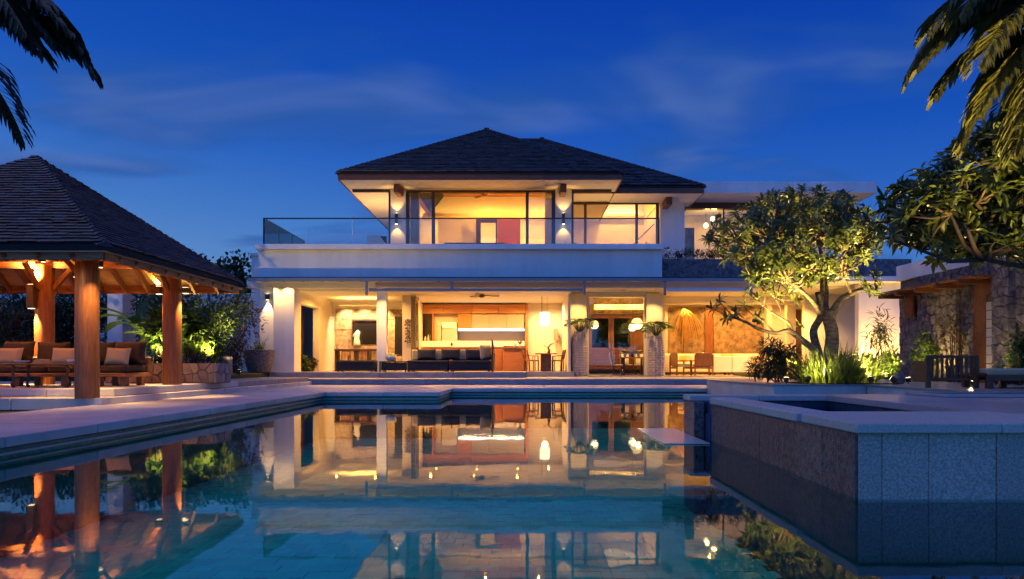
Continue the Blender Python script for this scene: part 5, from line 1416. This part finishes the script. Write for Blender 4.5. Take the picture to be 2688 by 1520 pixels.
def rosette(m, p, ax, n, L, w, rng=random):
    ax = Vector(ax).normalized(); u = ax.orthogonal().normalized(); v = ax.cross(u)
    for k in range(n):
        a = k * 2.4 + rng.random() * .5; el = rng.uniform(-.15, .95)
        dr = (u * math.cos(a) + v * math.sin(a)) * math.cos(el) + ax * math.sin(el)
        m.leaf(p + ax * rng.uniform(-.05, .06), dr, ax + Vector((0, 0, .4)), L * rng.uniform(.65, 1.15), w * rng.uniform(.8, 1.15), rng.uniform(.1, .4))
def frangipani_crown(tm, lm, roots, tips, L, w, nl, rng):
    """branch out: tips hang on sub-limbs, sub-limbs on the given limb ends"""
    subs = []
    tl = list(tips); rng.shuffle(tl)
    for t in tl[:max(8, len(tips) // 6)]:
        r = min(roots, key=lambda q: (q - t).length); s = r.lerp(t, rng.uniform(.55, .72)) + Vector((0, 0, -.06))
        subs.append(s); mid = r.lerp(s, .5) + rand_dir(rng) * .08 + Vector((0, 0, -.05))
        tm.tube([r, mid, s], [.038, .030, .024], 6)
    for t in tips:
        s = min(subs, key=lambda q: (q - t).length); mid = s.lerp(t, .5) + rand_dir(rng) * .05 + Vector((0, 0, -.04))
        tm.tube([s, mid, t], [.022, .017, .013], 5)
        ax = (t - s).normalized() + Vector((0, 0, .5))
        rosette(lm, t, ax, nl, L, w, rng)

# ------------------------------------------------------------------ frangipani over the planting bed
fr_ = thing('frangipani_tree', 'lit frangipani tree with pale forked trunk rising from the grass clump', 'tree', (7.2, 16.4, .47))
tm, lm2 = MB(), MB(); D = 16.5
def Q(x, y, dd=0): return P(x * 1.0439, y * 1.0439, D + dd)
rng = random.Random(11)
limb(tm, [Q(2078, 935), Q(2090, 880), Q(2092, 838), Q(2084, 800), Q(2088, 782)], .17, .13, 12)
limb(tm, [Q(2087, 800), Q(2098, 778), Q(2116, 752), Q(2140, 738), Q(2168, 726)], .12, .045, 10)
limb(tm, [Q(2086, 800), Q(2075, 770, .2), Q(2078, 735, .3), Q(2070, 690, .4)], .10, .05, 9)
limb(tm, [Q(2070, 925, .1), Q(2052, 868, .15), Q(2046, 830, .15), Q(2062, 800, .1), Q(2062, 775, 0), Q(2056, 735, -.1)], .11, .06, 10)
limb(tm, [Q(2062, 790), Q(2045, 760, -.2), Q(2020, 735, -.3), Q(1990, 712, -.4)], .06, .035, 8)
limb(tm, [Q(2062, 778), Q(2068, 720, .1), Q(2066, 650, .1), Q(2056, 600, .1)], .07, .035, 8)
low_l = limb(tm, [Q(2066, 912), Q(2052, 885), Q(2020, 858), Q(1992, 836), Q(1976, 832), Q(1950, 838), Q(1910, 828), Q(1880, 812), Q(1850, 800)], .10, .022, 10)
limb(tm, [Q(1992, 836), Q(1985, 815), Q(1965, 800), Q(1940, 785), Q(1920, 770)], .045, .02, 7)
limb(tm, [Q(1965, 800), Q(1962, 775), Q(1950, 750)], .03, .016, 7)
limb(tm, [Q(1950, 838), Q(1915, 805), Q(1890, 790)], .025, .014, 6)
roots = [Q(2168, 726), Q(2070, 690, .4), Q(2056, 735, -.1), Q(1990, 712, -.4), Q(2056, 600, .1), Q(2120, 700, -.3), Q(2010, 640, .3), Q(2120, 620, .2), Q(1930, 640, .2)]
for a, b in ((Q(2140, 738), Q(2120, 700, -.3)), (Q(2066, 650, .1), Q(2010, 640, .3)), (Q(2070, 690, .4), Q(2120, 620, .2)), (Q(2020, 735, -.3), Q(1930, 640, .2))): limb(tm, [a, a.lerp(b, .5) + Vector((0, 0, .03)), b], .045, .03, 7)
tips = []
cc = Q(2000, 610); 
while len(tips) < 430:
    u = rand_dir(rng) * rng.random() ** .28
    x = 1998 + u.x * 222; y = 590 - u.z * 128; dd = u.y * 1.75
    if y > 705: continue
    # flatter towards the left, domed top
    if y < 470 + max(0, (1990 - x)) * .42 + max(0, x - 2080) * .30: continue
    tips.append(Q(x, y, dd))
frangipani_crown(tm, lm2, roots, tips, .225, .062, 15, rng)
for x, y in ((1795, 778), (1812, 762), (1830, 800), (1850, 792), (1872, 770), (1905, 750), (1925, 735), (1945, 722), (1965, 705), (1985, 735), (2000, 755), (1880, 735), (1960, 745), (1915, 712), (2010, 818), (1900, 800)):
    t = Q(x, y, rng.uniform(-.3, .3)); s = min(low_l + [Q(1965, 800), Q(1940, 785), Q(1920, 770), Q(1950, 750), Q(1890, 790), Q(1990, 712, -.4)], key=lambda q: (q - t).length)
    tm.tube([s, s.lerp(t, .5) + Vector((0, 0, -.02)), t], [.016, .012, .01], 5); rosette(lm2, t, (t - s) + Vector((0, -.02, .1)), 13, .25, .062, rng)
for x, y in ((2185, 738), (2172, 722), (2196, 730), (2150, 700), (2200, 700)): rosette(lm2, Q(x, y, rng.uniform(-.2, .2)), (.4, -.3, .6), 16, .30, .085, rng)
tm.build('trunk', barkp, fr_, smooth=True, kind='stuff'); lm2.build('crown', leafp, fr_, kind='stuff')
uplight(5.85, 15.6, .47, 2900, 'spotlight on the paving at the pool side of the grass clump', (.10, .13, 1), 76)
uplight(8.55, 15.6, .47, 2900, 'spotlight on the paving at the bench side of the grass clump', (-.12, .10, 1), 76)
uplight(7.1, 18.3, .47, 4200, 'added spotlight behind the frangipani backlighting its crown', (0, -.18, 1), 80)  # added lamp, backlights the crown through its leaves
uplight(7.55, 15.25, .485, 900, 'small spotlight at the front of the grass aimed at the pale trunk', (-.08, .5, 1), 60)

# grass bed under the tree
gb = MB()
for k in range(1100):
    a = random.random() * 6.28; r = math.sqrt(random.random())
    p = Vector((7.2 + math.cos(a) * r * .82, 16.1 + math.sin(a) * r * .62, .465)); L = random.uniform(.5, 1.05) * (1.15 - .30 * r) * (1.25 if p.x > 7.5 and random.random() < .3 else 1)
    el = random.uniform(.75, 1.45); az = a + random.uniform(-.9, .9); dv_ = Vector((math.cos(az) * math.cos(el), math.sin(az) * math.cos(el), math.sin(el))); s = dv_.cross(Vector((0, 0, 1))).normalized(); q = p; pts = []
    for i in range(5): pts.append(q); dv_ = (dv_ + Vector((0, 0, -.20))).normalized(); q = q + dv_ * L / 4
    wd = random.uniform(.012, .022)
    for i in range(4):
        w0, w1 = wd * (1 - (i / 4) ** 2 * .8), wd * (1 - ((i + 1) / 4) ** 2 * .95); gb.quad(pts[i] - s * w0, pts[i] + s * w0, pts[i + 1] + s * w1, pts[i + 1] - s * w1)
gb.solo('ornamental_grass', grassb, 'bright green strappy grass clump around the frangipani trunk', 'grass', kind='stuff')
uplight(6.75, 15.8, .485, 420, 'small lamp hidden in the pool side of the grass clump', (.1, .1, 1), 160)
uplight(7.75, 15.8, .485, 420, 'small lamp hidden in the bench side of the grass clump', (.1, .1, 1), 160)
uplight(6.2, 15.28, .486, 120, 'added low lamp at the front pool-side corner of the grass clump', (.55, .6, .45), 120)  # added to brighten the front of the grass
uplight(8.1, 15.36, .486, 120, 'added low lamp next to the dark rounded stone brightening the grass', (-.55, .6, .45), 120)  # added too, lights the grass front from the other corner
B(6.2, 8.2, 15.3, 17.0, .471, .485, .004).solo('planting_soil', soil, kind='structure')
MB().lathe([(.10, 0), (.14, .06), (.15, .14), (.11, .22), (.03, .26)], 18, (8.3, 15.55, .471)).solo('stone_ball', andesite, 'small dark rounded stone beside the lit grass', 'stone', smooth=True)
shrub('fern_bush', 'dark fern bush on the pool side of the grass clump', 6.15, 17.2, .47, 1.2, 1.15, 1500, .2, leafd, 'fern', wid=.16, droop=.4)
sb = thing('dark_planter_figure', 'small dark pot with a sprig standing by the white lounge chair', 'potted plant', (fx(2052, 26), 26.0, .406))
bx_ = fx(2052, 26)
MB().lathe([(.12, .407), (.16, .55), (.14, .75), (.17, .95), (.10, 1.15)], 16, (bx_, 26, 0)).build('pot', blackmetal, sb, smooth=True)
m = MB(); rosette(m, Vector((bx_, 26, 1.2)), (0, 0, 1), 16, .35, .07); m.build('foliage', leafg, sb, kind='stuff')

# ------------------------------------------------------------------ second frangipani, close by on the right
f2 = thing('frangipani_tree', 'dark leafy frangipani reaching in below the palm at the picture edge', 'tree', (8.6, 10.2, .47))
tm, lm2 = MB(), MB(); rng = random.Random(5)
limb(tm, [(8.7, 10.3, .47), (8.6, 10.25, 1.2), (8.35, 10.2, 1.9), (7.9, 10.15, 2.35), (7.3, 10.1, 2.6), (6.7, 10.0, 2.75)], .16, .045, 10)
limb(tm, [(8.35, 10.2, 1.9), (8.4, 10.6, 2.5), (8.1, 10.7, 3.1)], .09, .045, 8)
limb(tm, [(7.9, 10.15, 2.35), (7.5, 9.8, 2.2), (6.9, 9.7, 2.25), (6.35, 9.7, 2.35)], .06, .025, 8)
limb(tm, [(7.3, 10.1, 2.6), (7.0, 10.2, 3.1), (6.9, 10.3, 3.5)], .05, .03, 7)
limb(tm, [(8.1, 10.7, 3.1), (7.8, 10.5, 3.7), (7.6, 10.5, 4.0)], .05, .03, 7)
roots = [Vector(p) for p in ((6.7, 10, 2.75), (8.1, 10.7, 3.1), (6.35, 9.7, 2.35), (6.9, 10.3, 3.5), (7.6, 10.5, 4.0), (7.5, 9.8, 2.2), (8.35, 10.2, 2.4))]
tips = []
while len(tips) < 760:
    u = rand_dir(rng) * rng.random() ** .35
    p = Vector((7.5 + u.x * 2.5, 10.2 + u.y * 1.4, 3.4 + u.z * 1.55))
    px = CX + p.x * F0 / p.y; py = CY - (p.z - CAMZ) * F0 / p.y
    if p.z > 2.9 + (p.x - 5.0) * .85 or p.z < 2.5 - (p.x - 6) * .08: continue
    tips.append(p)
frangipani_crown(tm, lm2, roots, tips, .25, .068, 14, rng)
tm.build('trunk', barkd, f2, smooth=True, kind='stuff'); lm2.build('crown', leafp, f2, kind='stuff')
uplight(8.9, 13.9, .47, 650, 'spotlight on the terrace behind the slatted bench end', (-.35, -.6, 1), 130)

# ------------------------------------------------------------------ palms
def frond(root, base, az, el, L, droop, mat, nl=70, ll=.66, wid=.026, name='frond'):
    m = MB(); q = Vector(base); dv_ = Vector((math.cos(az) * math.cos(el), math.sin(az) * math.cos(el), math.sin(el))); pts = []; n = 16
    for i in range(n + 1): pts.append(q.copy()); dv_ = (dv_ + Vector((0, 0, -droop / n * (1 + i / n)))).normalized(); q = q + dv_ * L / n
    m.tube(pts, [.022 * (1 - i / (n + 2)) for i in range(n + 1)], 5)
    for k in range(nl):
        t = .12 + .88 * k / nl; f = t * n; i = min(int(f), n - 1); p = pts[i].lerp(pts[i + 1], f - i); tg = (pts[i + 1] - pts[i]).normalized(); sd = tg.cross(Vector((0, 0, 1))).normalized(); upv = sd.cross(tg)
        le = ll * (math.sin(PI * (t * .82 + .14)) ** .6) * random.uniform(.85, 1.1)
        for s in (-1, 1):
            d0 = (sd * s * .95 + tg * (.55 + .6 * t) + upv * random.uniform(.0, .35)).normalized(); d1 = (d0 + Vector((0, 0, -.55))).normalized(); d2 = (d1 + Vector((0, 0, -.55))).normalized()
            a = p; b = a + d0 * le * .4; c = b + d1 * le * .35; e = c + d2 * le * .25; w = upv * wid * .5 + tg * wid
            m.add([a - w * .3, a + w * .3, b + w, b - w, c + w * .8, c - w * .8, e], [(0, 1, 2, 3), (3, 2, 4, 5), (5, 4, 6)])
    return m.build(name, mat, root, kind='stuff')
def palm(label, x, d, z0, zt, specs, mat, trunkmat):
    t = thing('palm_tree', label, 'palm tree', (x, d, z0))
    pts = [(x + .10 * math.sin(i * .6), d, z0 + (zt - z0) * i / 14) for i in range(15)]
    MB().tube(pts, [.16 - .004 * i + (.012 if i % 2 else 0) for i in range(15)], 12).build('trunk', trunkmat, t, smooth=True)
    top = Vector(pts[-1])
    for az, el, L, dr, *r in specs: frond(t, top + Vector((0, 0, .05)), math.radians(az), math.radians(el), L, dr, mat, *r)
    return t
# left palm: only its frond tips hang into the picture
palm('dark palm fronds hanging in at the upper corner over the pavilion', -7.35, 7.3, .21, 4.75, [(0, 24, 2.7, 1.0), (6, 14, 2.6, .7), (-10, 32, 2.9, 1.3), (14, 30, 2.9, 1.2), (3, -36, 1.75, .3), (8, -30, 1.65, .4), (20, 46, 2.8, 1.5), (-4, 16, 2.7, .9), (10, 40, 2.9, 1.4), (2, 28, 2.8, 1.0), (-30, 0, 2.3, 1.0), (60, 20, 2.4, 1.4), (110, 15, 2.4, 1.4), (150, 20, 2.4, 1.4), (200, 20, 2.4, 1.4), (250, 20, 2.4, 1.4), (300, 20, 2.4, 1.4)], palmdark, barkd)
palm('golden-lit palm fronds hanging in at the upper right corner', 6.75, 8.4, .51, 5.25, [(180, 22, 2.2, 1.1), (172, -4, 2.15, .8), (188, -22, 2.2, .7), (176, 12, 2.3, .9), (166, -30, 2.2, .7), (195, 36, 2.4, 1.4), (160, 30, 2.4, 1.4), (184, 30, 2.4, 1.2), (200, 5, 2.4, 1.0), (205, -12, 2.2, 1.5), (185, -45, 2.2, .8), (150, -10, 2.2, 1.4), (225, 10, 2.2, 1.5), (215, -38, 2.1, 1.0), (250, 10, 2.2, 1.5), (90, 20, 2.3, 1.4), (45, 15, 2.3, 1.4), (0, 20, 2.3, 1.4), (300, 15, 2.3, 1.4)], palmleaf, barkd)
uplight(6.3, 7.7, .51, 3200, 'spotlight on the spa paving shining up into the palm', (-.12, .05, 1), 95)

# ------------------------------------------------------------------ garden left of the house
def G(x): return x
gl_ = [
    ('shrub', 'dark leafy shrub behind the sofa at the picture edge', 15, 20, 2.6, 2.6, 1500, .2, leafd),
    ('shrub', 'russet-leaved shrub glowing beyond the pavilion at the picture edge', 10, 18.2, 1.6, 2.0, 900, .18, leafr),
    ('shrub', 'tall dark shrub between the lamp-lit column and the sofa', 95, 21.5, 2.8, 2.9, 1500, .22, leafd),
    ('shrub', 'dark shrub seen between the two teak columns', 175, 21, 2.4, 2.6, 1400, .2, leafd),
    ('shrub', 'dark shrub just left of the white gateway', 255, 22, 2.2, 2.8, 1300, .2, leafd),
    ('shrub', 'dense green shrub behind the planter column', 440, 19.5, 1.9, 2.5, 1700, .17, leafg),
    ('shrub', 'fine-leaved bush filling the gap beside the stone planter', 520, 20.5, 2.2, 2.5, 2200, .14, leafg),
    ('shrub', 'feathery bush nearest the house wall', 570, 22.5, 1.9, 2.7, 2200, .15, leafd),
    ('shrub', 'russet bush between the feathery bush and the pebble pot', 606, 24.0, .9, 1.7, 1300, .13, leafr),
    ('tree', 'reddish-topped small tree above the garden shrubs', 545, 25, 3.4, 3.5, 2400, .2, leafr),
    ('tree', 'small dark tree behind the banana plants', 400, 26, 4.5, 3.6, 2400, .2, leafd),
    ('tree', 'small dark tree far behind the lamp-lit column', 130, 27, 5.0, 3.7, 2400, .22, leafd),
]
for k, (c, l, xp, d, w, h, n, L, mt) in enumerate(gl_):
    shrub('garden_' + c, l, fx(xp, d), d, .5 if d < 18.3 else (.6 if d < 24 else .3), w, h, n, L, mt, c, wid=.38 if k % 2 else .3, clumps=14, seed=100 + k)
# lit leafy plants in the stone planter
shrub('planter_shrub', 'bright lime plant lit from below in the stone planter', fx(540, 16.7), 16.7, .945, .75, .75, 420, .15, leafg, 'shrub', .5, .5, seed=51)
shrub('planter_shrub', 'broad-leaved plant at the column end of the stone planter', fx(500, 16.7), 16.75, .945, .7, 1.35, 330, .24, leafb, 'shrub', .5, .55, seed=52)
shrub('planter_shrub', 'leafy plant in the planter seen left of the teak column', fx(415, 16.7), 16.75, .945, .7, 1.4, 330, .22, leafb, 'shrub', .5, .5, seed=53)
uplight(fx(548, 16.5), 16.42, .945, 380, 'spotlight at the front of the stone planter in the lime plant', (-.12, .5, 1), 120)
uplight(fx(420, 16.5), 16.42, .945, 330, 'spotlight in the stone planter just left of the column', (.05, .5, 1), 120)
uplight(fx(600, 19.5), 20.2, .60, 800, 'spotlight on the lawn before the feathery bush', (0, .6, 1), 110)
uplight(fx(595, 19.5), 20.3, .60, 60, 'small spotlight washing the stone bollard', (.6, .5, .5), 100, WARM2)
def banana(label, x, d, z0, h, n, seed):
    rng = random.Random(seed); t = thing('banana_plant', label, 'banana plant', (x, d, z0))
    MB().tube([(x, d, z0), (x + .03, d, z0 + h * .25), (x, d, z0 + h * .5)], [.09, .075, .05], 10).build('stalk', leafd, t, smooth=True)
    for k in range(n):
        az = k * 2.4 + rng.random(); el = rng.uniform(.7, 1.35); L = h * rng.uniform(.42, .6); q = Vector((x, d, z0 + h * rng.uniform(.35, .5))); dv_ = Vector((math.cos(az) * math.cos(el), math.sin(az) * math.cos(el), math.sin(el))); sd = dv_.cross(Vector((0, 0, 1))).normalized()
        m = MB(); pts = []; nn = 10
        for i in range(nn + 1): pts.append(q.copy()); dv_ = (dv_ + Vector((0, 0, -.14))).normalized(); q = q + dv_ * L / nn
        vs = []
        for i, p in enumerate(pts):
            t_ = i / nn; w = .0 if t_ < .15 else .17 * math.sin(PI * (t_ - .15) / .87) ** .6
            w *= rng.uniform(.85, 1.1); vs += [p - sd * (w + .006) + Vector((0, 0, w * .35)), p, p + sd * (w + .006) + Vector((0, 0, w * .35))]
        fs = []
        for i in range(nn): fs += [(i * 3, i * 3 + 1, i * 3 + 4, i * 3 + 3), (i * 3 + 1, i * 3 + 2, i * 3 + 5, i * 3 + 4)]
        m.add(vs, fs).build('leaf', leafb, t)
banana('banana plant with broad upright leaves beside the white gateway', fx(372, 18.6), 18.6, .60, 2.5, 9, 1)
banana('smaller banana plant between the gateway and the planter column', fx(405, 18.3), 18.35, .60, 1.9, 8, 2)
uplight(fx(395, 18), 17.9, .47, 420, 'spotlight on the paving at the foot of the banana plants', (-.05, .45, 1), 110)
# plants in the light well by the dark door
shrub('niche_plant', 'leafy plant lit in the opening beside the first white column', fx(800, 28.3), 28.2, .622, .55, .7, 260, .2, leafg, 'plant', .5, .4, seed=61)
shrub('niche_plant', 'low plant with pinkish leaves at the far side of the lit opening', fx(822, 29.3), 29.2, .622, .45, .45, 200, .15, leafr, 'plant', .4, .4, seed=62)
uplight(fx(806, 28.3), 28.62, .622, 90, 'spotlight glowing among the plants of the side opening', (-.3, -.1, 1), 140)
# far tree behind the pavilion roof
ft = shrub('background_tree', 'dark round tree behind the pavilion roof beside the villa', fx(562, 38), 38, .1, 4.4, 6.6, 9000, .34, leafd, 'tree', 4.0, .55, 60, seed=71)
# balcony plants
for k, (xp, l) in enumerate(((1478, 'tiny dark plant on the balcony edge below the second sconce'), (1515, 'rounded pale shrub on the balcony edge before the bay window'), (1690, 'low dark plant on the balcony edge by the stair rail'))):
    shrub('balcony_plant', l, fx(xp, 27.5), 27.6, 5.2, .5, .42, 160, .1, leafd, 'plant', .3, .4, 5, seed=80 + k)
for k, (xa, l) in enumerate(((1775, 'low dark hedge plant on the stone parapet beside the white pier'), (1860, 'low dark hedge plant on the stone parapet under the lit glass'), (1950, 'dark hedge plant on the stone parapet behind the tree crown'), (2250, 'dark hedge plant at the far end of the stone parapet'))):
    shrub('parapet_plant', l, fx(xa, 28.2), 28.2, 4.95, 1.5, .55, 420, .14, leafd, 'shrub', .5, .3, 9, seed=90 + k)

# ------------------------------------------------------------------ stone guest house on the right
gh_ = thing('stone_guest_house', 'low guest house with rough stone walls and timber canopy behind the lounger', 'house', (12.5, 17.5, .47))
GX = 10.8
B(GX + .05, 16.5, 14.0, 20.2, .3, 3.28).build('wall', mortar, gh_)
B(GX - .02, 16.6, 14.0, 20.3, 3.285, 3.72, .01).build('parapet', plaster, gh_)
def stone_sec(d0, d1, z0, z1, n, seed, off=0.0):
    crazy_face(gh_, (GX + .05 - off, d1, z0), (0, -1, 0), (0, 0, 1), (-1, 0, 0), d1 - d0, z1 - z0, n, seed, andesite, gap=.003, depth=.035, under=.03 + off)
stone_sec(19.1, 20.2, .47, 2.85, 60, 21)
stone_sec(17.4, 19.1, .47, 2.85, 90, 22, .10)
stone_sec(16.9, 17.4, .47, 2.85, 30, 23)
stone_sec(16.0, 19.1, 2.95, 3.28, 36, 24, .12)
stone_sec(15.45, 16.0, .47, 3.28, 40, 25, .16)
stone_sec(14.0, 15.45, .47, 3.28, 80, 26)
crazy_face(gh_, (GX - .05, 17.4, .47), (1, 0, 0), (0, 0, 1), (0, -1, 0), .1, 2.38, 6, 27, andesite, gap=.006, depth=.03, under=.02)
B(GX + .02, GX + .06, 16.0, 16.9, .47, 2.95).build('door_panel', eavewood, gh_)
B(GX - .02, GX + .018, 16.02, 16.36, .60, 2.55).build('window_back', blackmetal, gh_)
for k in range(8): B(GX - .035, GX - .022, 16.04, 16.34, .72 + k * .205, .72 + k * .205 + .19, .003).build('window_pane', M('paper_pane', (.40, .38, .36), .6) if k == 0 else bpy.data.materials['paper_pane'], gh_)
sh_ = B(GX - .09, GX - .06, 19.25, 19.72, 2.2, 2.82).build('shutter', M('red_shutter', (.16, .02, .018), .5), gh_)
for k in range(11): B(GX - .115, GX - .092, 19.29, 19.68, 2.24 + k * .052, 2.24 + k * .052 + .04, .003).build('slat', bpy.data.materials['red_shutter'], sh_)
for k in range(4): B(GX - .66 + k * .16, GX - .52 + k * .16, 15.9, 20.3, 2.87 + .012 * (k % 2), 2.93 + .012 * (k % 2), .006).build('canopy_board', eavewood, gh_)
for dd_ in (16.3, 17.2, 18.1, 19.0, 19.9): B(GX - .7, GX - .02, dd_, dd_ + .09, 2.76, 2.865, .006).build('canopy_beam', eavewood, gh_)
# plants along its foot
shrub('slender_tree', 'slender whorled-leaf plant against the pale wall', fx(2312, 22), 22, .52, .85, 2.0, 420, .24, leafd, 'plant', .7, .16, 10, .35, seed=31)
rs = [('low_shrub', 'low dark fern shrub behind the grass clump', 2275, 20.9, .9, .7, 700, .2, leafd), ('low_shrub', 'leafy shrub behind the glowing spotlight', 2330, 21.8, 1.2, .95, 900, .18, leafg), ('low_shrub', 'bushy green shrub between spotlight and slatted bench', 2395, 21.0, 1.2, 1.05, 1000, .16, leafg),
      ('climber', 'bright lit climber on the stone wall above the slatted bench', 2450, 18.3, 1.0, 1.35, 1100, .12, leafg), ('climber', 'dry golden climber spreading on the stone wall beside the bright climber', 2500, 17.2, .8, 1.7, 800, .08, leafr), ('climber', 'small lit creeper at the foot of the stone pillar', 2640, 15.3, .5, .6, 400, .08, leafg), ('low_shrub', 'lit shrub beyond the pillar at the picture edge', 2685, 14.6, .9, 1.3, 800, .14, leafg)]
for k, (nm, l, xp, d, w, h, n, L, mt) in enumerate(rs): shrub(nm, l, min(fx(xp, d), GX - .25) if d < 20 else fx(xp, d), d, .47 if d < 20.5 else .4, w, h, n, L, mt, 'shrub' if 'shrub' in nm else 'climber', w * .6, .35, 10, seed=40 + k)
uplight(fx(2314, 21), 20.75, .40, 700, 'bright glowing spotlight in front of the shrubs by the pale wall', (-.05, .5, 1), 150)
uplight(fx(2440, 17.6), 17.6, .47, 170, 'spotlight behind the slatted bench lighting the climbers', (.45, .35, 1), 140)
uplight(fx(2570, 15.9), 16.3, .47, 8, 'small glowing spotlight in front of the wooden door', (.5, .1, 1), 130)
uplight(fx(2640, 14.6), 14.9, .47, 60, 'spotlight at the foot of the stone pillar', (.4, .25, 1), 130)

uplight(fx(2290, 25.6), 25.6, .52, 420, 'small added spotlight washing the pale wall behind the slender plant', (.05, .35, 1), 140, WARM2)  # added wash lamp, warms the pale wall
uplight(fx(2345, 25.6), 25.6, .52, 300, 'small added spotlight where the pale wall meets the stone guest house', (-.05, .35, 1), 140, WARM2)  # second lamp added for the wash on this wall

# ------------------------------------------------------------------ wooden daybed on the terrace
lb = thing('terrace_daybed', 'dark wooden daybed with slatted end and pale mattress on the terrace', 'daybed')
def bar_(nm, *bx): B(*bx, .006).build(nm, darkwood, lb)
bar_('leg', -.45, -.37, -.04, .04, 0, .545); bar_('leg', .37, .45, -.04, .04, 0, .545)
bar_('top_rail', -.45, .45, -.045, .045, .546, .60); bar_('bottom_rail', -.369, .369, -.03, .03, .135, .185)
for k in range(9):
    xx = -.33 + k * .0825; bar_('slat', xx - .021, xx + .021, -.015, .015, .186, .545)
bar_('rail', .451, 3.0, -.30, -.25, .14, .235); bar_('rail', .451, 3.0, .55, .60, .14, .235)
for xx in (.5, 1.15, 2.9):
    for yy in (-.29, .56): bar_('leg', xx - .055, xx + .055, yy - .04, yy + .06, 0, .139)
bar_('rail', .38, .45, -.30, .60, .236, .28)
for k in range(12): bar_('slat', .50 + k * .21, .66 + k * .21, -.25, .55, .20, .232)
B(.452, 3.0, -.32, .62, .237, .36, .03).build('mattress', beigefab, lb)
bar_('side_panel', -.45, -.41, .041, .60, .10, .5)
put(lb, 7.9, 12.95, .47, -.13)
pillow('daybed_pillow', 10.35, 12.6, .835, .5, .34, .16, M('lilac_fabric', (.5, .46, .48), .9), 'pale pillow on the terrace daybed at the picture edge', rz=1.2)
